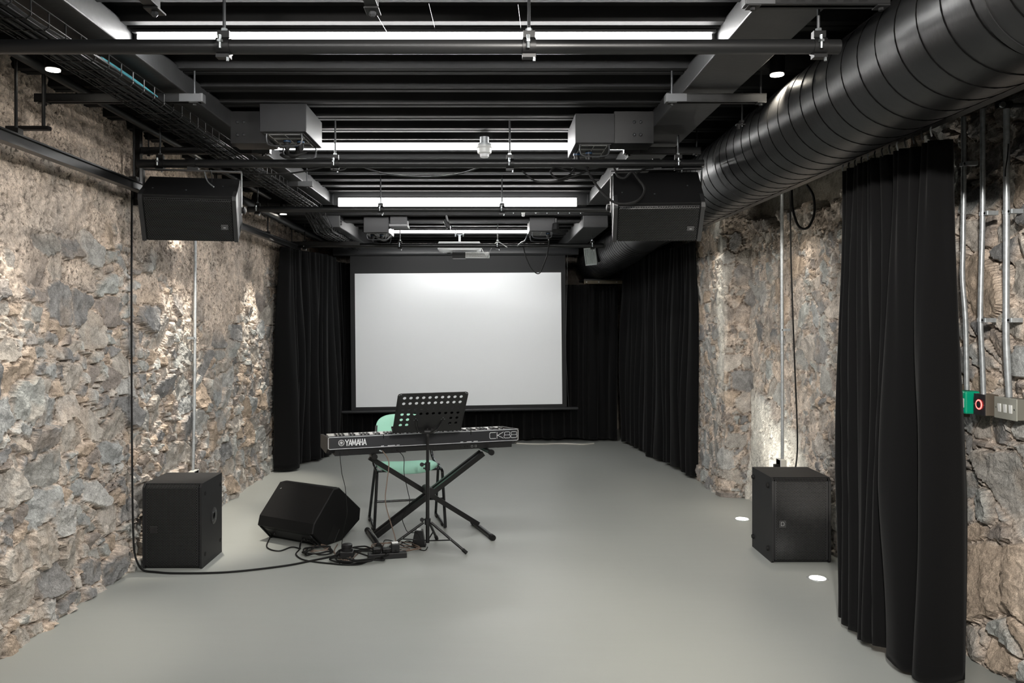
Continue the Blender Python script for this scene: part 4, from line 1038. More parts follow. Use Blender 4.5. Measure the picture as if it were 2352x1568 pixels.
m = MB(); m.tube([p+Vector((.01, 0, -.003)), p+Vector((.07, 0, -.003))], .010, 12); m.build('clamp_arm', M_rod, t, True)
m = MB(); m.lathe([(.012, -.006), (.012, .004)], tuple(p+Vector((-.025, -.017, -.005))), 'Y', 12); m.build('clamp_nut', M_bolt, t)

# green emergency call point: face towards the room, body runs to the wall
def wbox(y0, y1, z0, z1, xf, xw, m_, name, par, bev=.004):
    m = MB(); m.box(xf, xw, y0, y1, z0, z1, bev=bev); return m.build(name, m_, par)
s_g = 3.58
t = thing('emergency_call_point', 'green emergency door release box at the foot of the left bright conduit', 'call point', (2.06, 3.58, 1.10))
zc = CAMZ-(921-CY)*3.6/F
g = wbox(3.528, 3.605, zc-.050, zc+.050, 2.092, 2.16, M_green, 'housing', t, .008)
m = MB(); m.box(2.0905, 2.093, 3.536, 3.590, zc-.022, zc+.018); pl = m.build('break_panel', M_white, t)
m = MB()
for dy in (-.014, 0, .014): m.lathe([(.0045, 0), (.0045, -.0008)], (2.0903, 3.560+dy, zc-.002), 'X', 10)
m.build('arrow_marks', M_black, pl)
m = MB(); m.box(2.0905, 2.0925, 3.556, 3.58, zc+.026, zc+.040); m.build('running_figure_label', M_white, t)
m = MB(); m.lathe([(.006, 0), (.006, -.001)], (2.0915, 3.545, zc-.036), 'X', 14); m.build('blue_dot', mat('dot_blue', (.05, .2, .6), .4), t)
t2 = thing('back_bracket', 'brown metal bracket behind the green release box', 'bracket', (2.10, 3.66, zc))
m = MB(); m.box(2.10, 2.16, 3.607, 3.68, zc-.072, zc+.072, bev=.002); m.build('bracket_body', M_brown, t2)
t = thing('exit_button', 'bronze box with a round glowing red ringed exit button', 'button', (2.06, 3.46, 1.08))
zc = CAMZ-(927-CY)*3.47/F
wbox(3.403, 3.480, zc-.045, zc+.045, 2.104, 2.16, M_brown, 'back_box', t, .003)
m = MB(); m.box(2.100, 2.104, 3.403, 3.480, zc-.045, zc+.045, bev=.001); m.build('face_plate', M_dface, t)
m = MB(); yc = 3.441
m.tube([(2.0985, yc+.019*math.cos(a), zc+.019*math.sin(a)) for a in [2*PI*k/28 for k in range(28)]], .0026, 6, closed=True); m.build('glowing_ring', M_red, t, True)
m = MB(); m.lathe([(.016, 0), (.015, -.004), (.006, -.004)], (2.100, yc, zc), 'X', 20); m.build('push_button', M_dface, t, True)
for dy in (-.033, .033):
    m = MB(); m.lathe([(.003, 0), (.003, -.001)], (2.100, yc+dy, zc), 'X', 8); m.build('screw', M_bolt, t)
t = thing('light_switch', 'grey metal plate with three white light switches at the foot of the thickest conduit', 'light switch', (2.10, 3.35, 1.16))
zc = CAMZ-(935-CY)*3.36/F
wbox(3.250, 3.381, zc-.043, zc+.043, 2.136, 2.195, mat('switch_box', (.22, .215, .185), .45, metal=.2), 'back_box', t, .003)
m = MB(); m.box(2.130, 2.136, 3.243, 3.388, zc-.045, zc+.045, bev=.0025); pl = m.build('face_plate', M_grey, t)
for k in range(3):
    yy = 3.279+k*.036
    m = MB(); m.prism([(2.130, -.017), (2.130, .017), (2.1255, .017), (2.1285, -.017)], yy-.0085, yy+.0085, lambda p, y: Vector((p[0], y, zc+p[1]))); m.build('rocker', M_white, t)
for yy in (3.257, 3.374):
    m = MB(); m.lathe([(.0035, 0), (.0035, -.0012)], (2.130, yy, zc), 'X', 8); m.build('screw', M_bolt, t)

# cables on walls
cable([at(303, 430, 4.83), at(302, 700, 4.81), at(303, 1000, 4.80), at(305, 1180, 4.80), at(308, 1260, 4.80), at(316, 1292, 4.79), Vector((-2.06, 4.82, .012)), Vector((-1.98, 4.80, .008)), Vector((-1.85, 4.78, .007)), Vector((-1.55, 4.80, .007)), Vector((-1.25, 4.92, .007)), Vector((-1.10, 5.03, .007)), Vector((-.98, 5.13, .007)), Vector((-.88, 5.22, .012))], .0062, 'long black cable dropping down the left wall and along the floor past the subwoofer')
cable([at(1815, 440, 5.68), at(1817, 600, 5.68), at(1824, 800, 5.68), at(1831, 980, 5.68), at(1831, 1040, 5.66), at(1827, 1075, 5.6)], .0055, 'thin black cable hanging down the right stone wall beside the conduit')
cable([at(1818, 430, 5.45), at(1821, 480, 5.42), at(1835, 520, 5.40), at(1856, 522, 5.38), at(1870, 490, 5.38), at(1868, 450, 5.40), at(1853, 425, 5.45)], .0085, 'thick black cable loop hanging from the rail on the right stone wall')
for (nm, p) in (('pale cable lying on the floor at the foot of the back curtain', [(.35, 9.86, .008), (.62, 9.80, .008), (.92, 9.84, .008), (1.15, 9.78, .008), (1.3, 9.86, .008)]),):
    cable([Vector(q) for q in p], .008, nm, M_cream)

# ================================================================== FLOOR MONITOR (wedge)
def wedge():
    A = Vector((-.431, .251, 0)).normalized()          # long axis, towards the far left end
    V = Vector((.503, .864, 0))                         # across, away from the camera
    O = Vector((-1.085, 5.37, 0)); L = .50
    t = thing('floor_monitor', 'black wedge shaped floor monitor loudspeaker beside the keyboard stand', 'loudspeaker', tuple(O))
    P = [(0, 0), (.175, 0), (.365, .10), (.375, .18), (.150, .366), (.09, .366), (-.104, .172), (-.122, .109)]
    w = lambda p, l: O + V*p[0] + A*l + Vector((0, 0, p[1]))
    def inset(P, d):
        n = len(P); out = []
        for i in range(n):
            a = Vector(P[i-1]); b = Vector(P[i]); c = Vector(P[(i+1) % n]); e1 = (b-a).normalized(); e2 = (c-b).normalized()
            n1 = Vector((-e1.y, e1.x)); n2 = Vector((-e2.y, e2.x)); q = (n1+n2).normalized(); out.append(tuple(b + q*d/max(.4, q.dot(n1))))
        return out
    Pi = inset(P, .006)
    m = MB(); n = len(P)
    rings = [(Pi, 0), (P, .006), (P, L-.006), (Pi, L)]
    vs = [w(p, l) for R, l in rings for p in R]; fs = []
    for k in range(3):
        for i in range(n): fs.append((k*n+i, k*n+(i+1) % n, (k+1)*n+(i+1) % n, (k+1)*n+i))
    fs += [tuple(range(n))[::-1], tuple(range(3*n, 4*n))]
    m.add(vs, fs); m.build('cabinet', M_wood, t)
    # underside connector tray, recessed between the feet (edge G-F)
    def face_pt(a, b, u, off, l):
        a = Vector(a); b = Vector(b); e = (b-a).normalized(); nn = Vector((e.y, -e.x)); q = a.lerp(b, u) + nn*off; return w((q.x, q.y), l)
    G, Fp = P[7], P[0]
    m = MB()
    vs = [face_pt(G, Fp, u, off, l) for off in (-.001, .0015) for (u, l) in ((.18, .04), (.82, .04), (.82, L-.04), (.18, L-.04))]
    m.add(vs, [(0, 1, 2, 3), (4, 5, 6, 7), (0, 1, 5, 4), (1, 2, 6, 5), (2, 3, 7, 6), (3, 0, 4, 7)]); cp = m.build('connector_panel', M_black, t)
    for k, l in enumerate((.075, .095, .13, .40)):
        c = MB(); c.tube([face_pt(G, Fp, .55, 0, l), face_pt(G, Fp, .55, .010, l)], .008, 12); c.build('connector', M_rod if k < 2 else M_plastic, cp, True)
    for l in (.02, L-.03):
        c = MB(); c.tube([face_pt(G, Fp, .06, .004, l), face_pt(G, Fp, .95, .012, l)], .0065, 8); c.build('guard_bar', M_chrome, t, True)
    # carry pocket cut in the right end
    q = MB(); e = [(.025, .035), (.085, .012), (.135, .085), (.085, .125)]
    q.prism(e, -.0012, .004, lambda p, l: w(p, l)); pk = q.build('side_pocket', M_rubber, t)
    q = MB(); q.tube([w((.088, .010), -.003), w((.140, .085), -.003)], .005, 8); q.build('pocket_lip', M_chrome, t, True)
    # grille strip on the top edge and the front (far) face
    def fpt(a, b, u, off): a = Vector(a); b = Vector(b); e = (b-a).normalized(); nn = Vector((e.y, -e.x)); return a.lerp(b, u)+nn*off
    B, Cc, D, Tp = P[4], P[3], P[2], P[5]
    g = MB()
    for (a, b, u0, u1) in ((Cc, B, .04, .96), (B, Tp, .10, .90)):
        p0 = fpt(a, b, u0, .0022); p1 = fpt(a, b, u1, .0022); p2 = fpt(a, b, u1, -.001); p3 = fpt(a, b, u0, -.001)
        g.prism([tuple(p0), tuple(p1), tuple(p2), tuple(p3)], .02, L-.02, w)
    rq = Matrix(((A.x, V.x, 0), (A.y, V.y, 0), (0, 0, 1)))
    g.build('grille', M_grille_x, t, origin=O, rot=rq)
    e_ = MB(); H, T = P[6], P[5]
    c0 = fpt(H, T, .82, .001); cc = w(tuple(c0), L-.05)
    e_.tube([cc+Vector((-.008, 0, 0)), cc+Vector((.008, 0, 0))], .0016, 5); e_.tube([cc+Vector((0, 0, -.006)), cc+Vector((0, 0, .006))], .0016, 5); e_.build('screw_mark', M_label, t)
    return t
wedge()

# ================================================================== KEYBOARD
KU = Vector((.948, .317, 0)).normalized(); KV = Vector((-.317, .948, 0)).normalized(); KO = Vector((-1.045, 5.24, 0))
KW = 1.333
def K(u, v, z): return KO + KU*u + KV*v + Vector((0, 0, z))
def keyboard():
    rot = Matrix(((KU.x, KV.x, 0), (KU.y, KV.y, 0), (0, 0, 1)))
    t = thing('stage_piano', 'black digital stage piano seen from behind, resting on the crossed stand', 'keyboard', tuple(KO+Vector((0, 0, .616))))
    ZT = .7475
    # main body between the end blocks
    def fn(p, u): return K(u, p[0], p[1])
    m = MB(); m.prism([(0, .662), (0, ZT-.002), (.003, ZT), (.165, .728), (.165, .702), (.345, .702), (.352, .690), (.352, .640), (.34, .632), (.06, .632), (.025, .655)], .018, KW-.018, fn); m.build('body', M_kb, t)
    for (a, b) in ((0, .018), (KW-.018, KW)):
        m = MB(); m.prism([(0.004, .664), (0, .668), (0, ZT-.006), (.005, ZT), (.17, .733), (.345, .722), (.353, .712), (.353, .640), (.343, .632), (.06, .632), (.022, .652)], a, b, fn); m.build('end_block', M_kbend, t)
    m = MB(); m.prism([(.030, .616), (.022, .656), (.34, .640), (.33, .616)], .055, .145, fn); m.prism([(.030, .617), (.018, .657), (.34, .640), (.33, .617)], .145, .53, fn)
    m.prism([(.030, .624), (.022, .657), (.34, .640), (.33, .624)], .53, .72, fn); m.prism([(.030, .617), (.018, .657), (.34, .640), (.33, .617)], .72, 1.18, fn); m.prism([(.030, .616), (.022, .656), (.34, .640), (.33, .616)], 1.18, 1.29, fn)
    m.build('bottom_case', M_plastic, t)
    # printed outline and lettering stand on the rear panel
    def strip_(pts, w=.0011, closed=True, r=.0):
        q = MB(); n = len(pts)
        for i in range(n if closed else n-1):
            a = Vector(pts[i]); b = Vector(pts[(i+1) % n]); d = (b-a)
            if d.length < 1e-7: continue
            d.normalize(); nn = Vector((-d.y, d.x))*w; a2 = a-d*w; b2 = b+d*w
            q.add([K(x.x, -.0006, x.y) for x in (a2+nn, b2+nn, b2-nn, a2-nn)] + [K(x.x, .0004, x.y) for x in (a2+nn, b2+nn, b2-nn, a2-nn)], [(0, 1, 2, 3), (0, 1, 5, 4), (1, 2, 6, 5), (2, 3, 7, 6), (3, 0, 4, 7)])
        return q
    def rrect(u0, u1, z0, z1, r, k=5):
        P = []
        for (cx, cz, a0) in ((u1-r, z1-r, 0), (u0+r, z1-r, 90), (u0+r, z0+r, 180), (u1-r, z0+r, 270)):
            for i in range(k+1):
                a = math.radians(a0+90*i/k); P.append((cx+r*math.cos(a), cz+r*math.sin(a)))
        return P
    strip_(rrect(.008, KW-.006, .667, ZT-.004, .010), .0014).build('white_outline', M_kbline, t)
    # model lettering drawn with thin strokes: C K 8 8
    z0, z1 = .686, .728; h = z1-z0; lt = MB()
    def addl(P, closed=False):
        q = strip_(P, .0015, closed); lt.add(q.v, q.f)
    u = 1.105; r = .010; W8 = .050
    P = [(u+W8+.006, z1), (u+.012+r, z1)]
    P += [(u+.012+r - r*math.sin(a), z1-r+r*math.cos(a)) for a in [PI/2*i/5 for i in range(1, 6)]]
    P += [(u+.012+r - r*math.cos(a), z0+r-r*math.sin(a)) for a in [PI/2*i/5 for i in range(0, 6)]] + [(u+W8+.006, z0)]
    addl(P)
    u += .066; addl([(u, z0), (u, z1)]); addl([(u+.046, z1), (u+.004, (z0+z1)/2), (u+.046, z0)])
    for k in range(2):
        uu = u+.052+k*.050; zm = (z0+z1)/2
        addl(rrect(uu+.003, uu+.043, zm, z1, .008), True); addl(rrect(uu, uu+.046, z0, zm, .009), True)
    lt.build('model_lettering', M_kbline, t)
    # round emblem of three crossed tuning forks, drawn as ring and spokes
    cu, cz = .093, .706
    q = MB(); R0 = .0185
    ring = strip_([(cu+R0*math.cos(2*PI*k/32), cz+R0*math.sin(2*PI*k/32)) for k in range(32)], .0013); q.add(ring.v, ring.f)
    for k in range(3):
        a = math.radians(90+120*k); d = Vector((math.cos(a), math.sin(a))); nrm = Vector((-d.y, d.x)); c = Vector((cu, cz))
        for P in ([c-d*.013, c+d*.003], [c+d*.003-nrm*.0035, c+d*.003+nrm*.0035], [c+d*.003-nrm*.0035, c+d*.014-nrm*.0035], [c+d*.003+nrm*.0035, c+d*.014+nrm*.0035]):
            s_ = strip_([tuple(x) for x in P], .0009, False); q.add(s_.v, s_.f)
    q.build('round_emblem', M_kbline, t)
    # name lettering
    strokes = {'Y': [[(0, 1), (.5, .48)], [(1, 1), (.5, .48)], [(.5, .5), (.5, 0)]],
               'A': [[(0, 0), (.5, 1)], [(1, 0), (.5, 1)], [(.2, .28), (.8, .28)]],
               'M': [[(0, 0), (.12, 1)], [(1, 0), (.88, 1)], [(.12, 1), (.5, .15)], [(.88, 1), (.5, .15)]],
               'H': [[(.05, 0), (.05, 1)], [(.95, 0), (.95, 1)], [(.05, .5), (.95, .5)]]}
    uu = .120; q = MB(); hh = .037; zb = .687
    for ch in 'YAMAHA':
        w = .0245 if ch == 'M' else .0195 if ch in 'YA' else .0165
        for s_ in strokes[ch]:
            P = [(uu+x*w, zb+z*hh) for x, z in s_]; k = strip_(P, .0027, False); q.add(k.v, k.f)
        uu += w + (.0022 if ch in 'YA' else .0052)
    q.build('name_lettering', M_kbline, t)
    # sockets and small print
    for (u, w_) in ((.355, .02), (.40, .05), (.46, .02), (.905, .02), (.95, .035), (1.0, .03)):
        s_ = MB(); s_.add([K(u, -.0006, .672), K(u+w_, -.0006, .672), K(u+w_, -.0006, .675), K(u, -.0006, .675)], [(0, 1, 2, 3)]); s_.build('socket_print', M_kbline, t)
    for u in (.085, .115, .345, .365, .385, .405, .425, .445, .465, .91, .94, .965):
        c = MB(); p = K(u, .0235, .638); c.tube([p+KV*.004, p-KV*.003], .0062, 12); c.build('socket', M_black, t, True)
    for u in (.995, 1.022):
        c = strip_(rrect(u-.006, u+.006, .631, .643, .002), .0007); 
        vs = [Vector(v)+KV*.0205 for v in c.v]; d = MB(); d.add(vs, c.f); d.build('usb_port', M_label, t)
    for u in (.372, .98):
        c = MB(); p = K(u, -.001, .735); c.tube([K(u, -.001, .722), K(u, -.001, .748)], .003, 8); c.build('cable_slot', M_black, t, True)
    # controls on the panel
    rnd = random.Random(2); n = 0
    for u in (.44, .47, .50, .55, .58, .62, .66, .70, .73, .80, .84, .87, .90, .96, 1.0, 1.03, 1.20, 1.235):
        c = MB(); v_ = .07; zz = ZT-.0095
        c.lathe([(.0075, 0), (.0065, .010), (.006, .011)], tuple(K(u, v_, zz)), 'Z', 14); c.build('knob', M_black, t, True)
    # keys: 52 white, 36 black
    kw = (KW-.075)/52; u0 = .037
    for i in range(52):
        c = MB(); ua = u0 + (51-i)*kw
        c.prism([(.170, .712), (.170, .7235), (.335, .7235), (.339, .720), (.339, .704), (.334, .704)], ua+.0006, ua+kw-.0006, fn); c.build('white_key', M_key, t)
    for i in range(51):
        if (i % 7) in (1, 4): continue
        uc = u0 + (51-i)*kw
        if i == 0 and False: continue
        c = MB(); c.prism([(.170, .7235), (.170, .735), (.255, .735), (.262, .7235)], uc-.0055, uc+.0055, fn); c.build('black_key', M_bkey, t)
    return t
keyboard()

# ================================================================== X STAND
def xstand():
    t = thing('keyboard_stand', 'black crossed double-braced keyboard stand under the stage piano', 'stand', tuple(K(.6, .18, 0)))
    vz = .175; zt = .600
    uL, uR = .315, 1.11     # arms at the top
    def bar(ua, za, ub, zb, voff, name, w=.016, hgt=.034):
        a = K(ua, vz+voff, za); b = K(ub, vz+voff, zb); d = (b-a).normalized(); n = d.cross(KV).normalized()
        m = MB(); m.prism([(-w, -hgt/2), (w, -hgt/2), (w, hgt/2), (-w, hgt/2)], 0, 1, lambda p, s: a.lerp(b, s) + KV*p[0] + n*p[1]); return m.build(name, M_stand, t)
    fl = (.195, .027); fr_ = (.945+.055, .027)
    bar(uL, zt-.034, 1.10, .045, .03, 'cross_bar', .014, .034)
    bar(uR, zt-.034, .345, .045, -.055, 'cross_bar', .013, .034)
    bar(uR, zt-.034, .345, .045, .005, 'cross_bar', .013, .034)
    p = K(.718, vz-.075, .318)
    m = MB(); m.tube([K(.718, vz-.085, .318), K(.718, vz+.06, .318)], .034, 24); m.build('pivot_disc', M_plastic, t, True)
    for u in (uL, uR):
        m = MB(); m.tube([K(u, -.055 if u == uR else .02, zt), K(u, .34, zt)], .0155, 16); m.build('support_arm', M_stand, t, True)
        m = MB(); m.tube([K(u, -.065 if u == uR else .01, zt), K(u, -.045 if u == uR else .03, zt)], .020, 16); m.build('arm_cap', M_rubber, t, True)
    for u, va, vb in ((.333, -.065, .39), (1.112, -.085, .37)):
        m = MB(); m.tube([K(u, va, .020), K(u, vb, .020)], .0165, 16); m.build('floor_bar', M_stand, t, True)
        for v_, s_ in ((va, 1), (vb, -1)):
            m = MB(); m.tube([K(u, v_-.006*s_, .020), K(u, v_+.035*s_, .020)], .0200, 16); m.build('rubber_foot', M_rubber, t, True)
    return t
xstand()

# ================================================================== MUSIC STAND
def mstand():
    c = Vector((-.40, 5.12, 0)); 
    t = thing('music_stand', 'black tripod music stand with a perforated desk in front of the stage piano', 'music stand', tuple(c))
    feet = [(-.137, 5.06), (-.690, 5.16), (-.375, 5.33)]
    feet = [ground(1071, 1273), ground(884, 1268), ground(1003, 1240)]
    c = Vector((sum(f.x for f in feet)/3-.01, sum(f.y for f in feet)/3-.02, 0))
    c = Vector((-.395, 5.30, 0))
    m = MB(); m.tube([c+Vector((0, 0, .045)), c+Vector((0, 0, .555))], .0125, 18); m.build('lower_tube', M_stand, t, True)
    m = MB(); m.tube([c+Vector((0, 0, .55)), c+Vector((0, 0, .80))], .0098, 16); m.build('upper_tube', M_stand, t, True)
    m = MB(); m.tube([c+Vector((0, 0, .522)), c+Vector((0, 0, .572))], .0168, 18); m.build('height_collar', M_plastic, t, True)
    m = MB(); m.tube([c+Vector((-.015, -.008, .562)), c+Vector((-.036, -.018, .566))], .005, 8); m.lathe([(.013, -.007), (.015, 0), (.012, .007)], tuple(c+Vector((-.036, -.018, .562))), 'Y', 7); m.build('height_knob', M_plastic, t)
    m = MB(); m.tube([c+Vector((-.01, -.014, .536)), c+Vector((-.024, -.028, .540))], .005, 8); m.build('height_pin', M_plastic, t)
    m = MB(); m.tube([c+Vector((0, 0, .165)), c+Vector((0, 0, .205))], .020, 18); hub = m.build('hub_collar', M_plastic, t, True)
    m = MB(); m.lathe([(.012, -.007), (.015, 0), (.012, .007)], tuple(c+Vector((-.036, -.010, .198))), 'Y', 7); m.tube([c+Vector((-.014, 0, .198)), c+Vector((-.034, -.008, .198))], .005, 8); m.build('hub_knob', M_plastic, hub)
    for f in feet:
        d = Vector((f.x-c.x, f.y-c.y, 0)); top = c + d.normalized()*.026 + Vector((0, 0, .180)); tip = Vector((f.x, f.y, .012))
        m = MB(); m.tube([top, tip], .0085, 12); lg = m.build('leg', M_stand, t, True)
        k = (tip-top).normalized(); m = MB(); m.tube([tip-k*.030, tip+k*.004], .0118, 12); m.build('rubber_foot', M_rubber, lg, True)
        mid = top.lerp(tip, .55); m = MB(); m.tube([c+Vector((0, 0, .058)), Vector((mid.x, mid.y, .060+.02))], .0045, 6); m.build('brace', M_stand, t)
        m = MB(); m.lathe([(.004, -.011), (.004, .011)], tuple(mid), 'Y', 8); m.build('rivet', M_bolt, lg)
    # desk
    th = math.radians(19); U = Vector((math.cos(th), math.sin(th), 0)); N = Vector((math.sin(th), -math.cos(th), 0))
    lean = math.radians(33); up = (Vector((0, 0, 1))*math.cos(lean) + N*math.sin(lean)).normalized()
    nor = U.cross(up).normalized()
    Wd, Hd = .462, .322; base = c + Vector((0, 0, .800)) - U*(Wd/2-.004) - up*.035 + N*-.012
    def D(u, w, o=0.): return base + U*u + up*w + nor*o
    cols, rows = 10, 6; m = MB(); mu = .022; cw_ = (Wd-2*mu)/cols; w0 = .045; ch_ = (Hd-w0-.012)/rows; r = .0108
    n = 20
    def has(ci, ri):      # ri from the bottom
        if ri < 2: return ci in (0, 1, 8, 9)
        return True
    def quadcell(u0, u1, a0, a1, hole):
        if not hole:
            for o in (0., .0016): m.add([D(u0, a0, o), D(u1, a0, o), D(u1, a1, o), D(u0, a1, o)], [(0, 1, 2, 3)])
            return
        cu, ca = (u0+u1)/2, (a0+a1)/2; vs = []
        for o in (0., .0016):
            for k in range(n):
                a = 2*PI*(k+.5)/n; dx, dy = math.cos(a), math.sin(a)
                s_ = min((u1-u0)/2/max(abs(dx), 1e-6), (a1-a0)/2/max(abs(dy), 1e-6)); vs.append(D(cu+dx*s_, ca+dy*s_, o))
            for k in range(n):
                a = 2*PI*(k+.5)/n; vs.append(D(cu+r*math.cos(a), ca+r*math.sin(a), o))
        fs = []
        for k in range(n):
            j = (k+1) % n; fs += [(k, j, n+j, n+k), (2*n+k, 2*n+j, 3*n+j, 3*n+k), (n+k, n+j, 3*n+j, 3*n+k)]
        m.add(vs, fs)
        # corner fills
        for (sx, sy) in ((-1, -1), (1, -1), (1, 1), (-1, 1)):
            pass
        cor = [(u1, a1), (u0, a1), (u0, a0), (u1, a0)]
        for q, (uu, aa) in enumerate(cor):
            for o, base_ in ((0., 0), (.0016, 2*n)):
                # ring vertices on either side of the corner
                ks = [k for k in range(n)]
                ang = math.atan2(aa-ca, uu-cu) % (2*PI)
                k0 = int((ang*n/(2*PI)-.5) % n); k1 = (k0+1) % n
                m.add([vs[base_+k0], vs[base_+k1], D(uu, aa, o)], [(0, 1, 2)])
    for ci in range(cols):
        for ri in range(rows):
            quadcell(mu+ci*cw_, mu+(ci+1)*cw_, w0+ri*ch_, w0+(ri+1)*ch_, has(ci, ri))
    for (u0, u1, a0, a1) in ((0.008, mu, 0, Hd-.006), (Wd-mu, Wd-.008, 0, Hd-.006), (mu, Wd-mu, 0, w0), (mu, Wd-mu, Hd-.012, Hd)): quadcell(u0, u1, a0, a1, False)
    # rolled outer edge
    e = [(0, .0), (0, Hd-.016), (.004, Hd-.005), (.016, Hd), (Wd-.016, Hd), (Wd-.004, Hd-.005), (Wd, Hd-.016), (Wd, 0)]
    for (u0, u1) in ((0, .008), (Wd-.008, Wd)): m.add([D(u0, 0), D(u1, 0), D(u1, Hd-.014), D(u0, Hd-.014)], [(0, 1, 2, 3)])
    m.build('desk_panel', M_desk, t)
    m = MB(); m.tube([D(*p, -.001) for p in e], .0035, 6); m.build('desk_rim', M_desk, t, True)
    m = MB(); m.prism([(0, 0), (0, -.055), (.012, -.055), (.012, -.052), (.003, -.052), (.003, 0)], .0, Wd, lambda p, u: D(u, p[0], p[1])); m.build('desk_ledge', M_desk, t)
    # curved desk arms
    for s_ in (-1, 1):
        m = MB(); p0 = c+Vector((0, 0, .772)); pts = [p0, p0+U*s_*.030+Vector((0, 0, -.004)), p0+U*s_*.062+Vector((0, 0, .012)), D(Wd/2+s_*.085, .075, .006), D(Wd/2+s_*.088, .100, .003)]
        m.tube(pts, [.0062]*5 if False else .006, 10, smooth=6); m.build('desk_arm', M_stand, t, True)
        for (du, dw) in ((0, .118), (-.010, .105), (.012, .105)):
            m = MB(); q = D(Wd/2+s_*.092+du, dw, .0); m.tube([q, q+nor*.004], .0030, 8); m.build('desk_rivet', M_bolt, t)
    m = MB(); m.tube([c+Vector((-.020, -.006, .775)), c+Vector((.020, -.006, .775))], .014, 14); m.tube([c+Vector((0, 0, .745)), c+Vector((0, 0, .790))], .014, 14); hd = m.build('swivel_head', M_plastic, t, True)
    m = MB(); m.tube([c+Vector((.020, -.008, .775)), c+Vector((.034, -.012, .800))], [.006, .009], 8); m.build('swivel_lever', M_plastic, hd, True)
mstand()

# ================================================================== CHAIR
def chair():
    yaw = math.radians(13)
    t = thing('mint_chair', 'mint green upholstered stacking chair with black steel legs behind the keyboard stand', 'chair', (-.60, 6.0, 0), 0)
    RM = Matrix.Translation(Vector((-.605, 6.0, 0))) @ Matrix.Rotation(yaw, 4, 'Z')
    T_ = lambda x, y, z: RM @ Vector((x, y, z))           # local: -y is the front edge
    # seat: saddle-shaped pad
    def pad(fn, nu, nv, th, name, m_):
        vs = []; fs = []
        for side in (1, -1):
            for i in range(nu+1):
                for j in range(nv+1):
                    u = i/nu*2-1; v = j/nv*2-1
                    # superellipse footprint
                    k = (abs(u)**3.2+abs(v)**3.2)**(1/3.2); mx = max(abs(u), abs(v)); s_ = mx/k if k > 1e-6 else 1
                    uu, vv = u*s_, v*s_; rr = min(1, mx)
                    edge = max(0, 1-rr**6)**.5
                    vs.append(fn(uu, vv, side*th*edge))
        n = (nu+1)*(nv+1)
        for sd in (0, 1):
            for i in range(nu):
                for j in range(nv):
                    a = sd*n+i*(nv+1)+j; fs.append((a, a+nv+1, a+nv+2, a+1))
        m = MB(); m.add(vs, fs); o = m.build(name, m_, t, True); o.data.polygons.foreach_set('use_smooth', [True]*len(o.data.polygons))
        md = o.modifiers.new('weld', 'WELD'); md.merge_threshold = .0004
        return o
    pad(lambda u, v, o: T_(u*.225, -.01+v*.195, .426 + .016*u*u - .028*max(0, -v)**2.5 - .008*v + o), 26, 26, .018, 'seat', M_mint)
    pad(lambda u, v, o: T_(u*.205, .225+.045*(v+1)*.5 + .035*(1-u*u) + o*1.0,   .648 + v*.132), 26, 20, .018, 'backrest', M_mint)
    r = .0108
    # side frames: front leg, floor runner, rear leg, up to the back
    for s_ in (-1, 1):
        x = s_*.232; xb = s_*.255
        m = MB(); m.tube([T_(x*.94, .13, .425), T_(x, -.05, .425), T_(x, -.165, .425), T_(x+s_*.004, -.195, .41), T_(x+s_*.006, -.205, .37), T_(xb, -.215, .04), T_(xb, -.218, .012)], r, 10, smooth=5); m.build('leg', M_chrome, t, True)
        m = MB(); m.tube([T_(x, -.06, .425), T_(x+s_*.004, -.02, .40), T_(xb, .20, .035), T_(xb, .205, .018)], r, 10, smooth=5); m.build('leg', M_chrome, t, True)
        m = MB(); m.tube([T_(xb, -.210, .011), T_(xb, .205, .013)], .0095, 10); m.build('floor_runner', M_chrome, t, True)
        m = MB(); m.tube([T_(x, -.10, .425), T_(x, .10, .430), T_(x*.97, .19, .46), T_(x*.93, .225, .53), T_(x*.90, .235, .62), T_(x*.87, .25, .70)], r, 10, smooth=5); m.build('back_post', M_chrome, t, True)
        for yy in (-.13, .12):
            m = MB(); m.box(-.014, .014, -.02, .02, -.001, .010, RM @ Matrix.Translation((xb, yy, .002))); m.build('foot_glide', M_rubber, t)
    m = MB(); m.tube([T_(-.248, -.208, .215), T_(.248, -.208, .215)], .008, 10); m.build('stretcher', M_chrome, t, True)
    m = MB(); m.tube([T_(-.225, .09, .420), T_(.225, .09, .420)], .009, 10); m.tube([T_(-.23, -.14, .418), T_(.23, -.14, .418)], .008, 10); m.build('seat_rail', M_chrome, t, True)
chair()

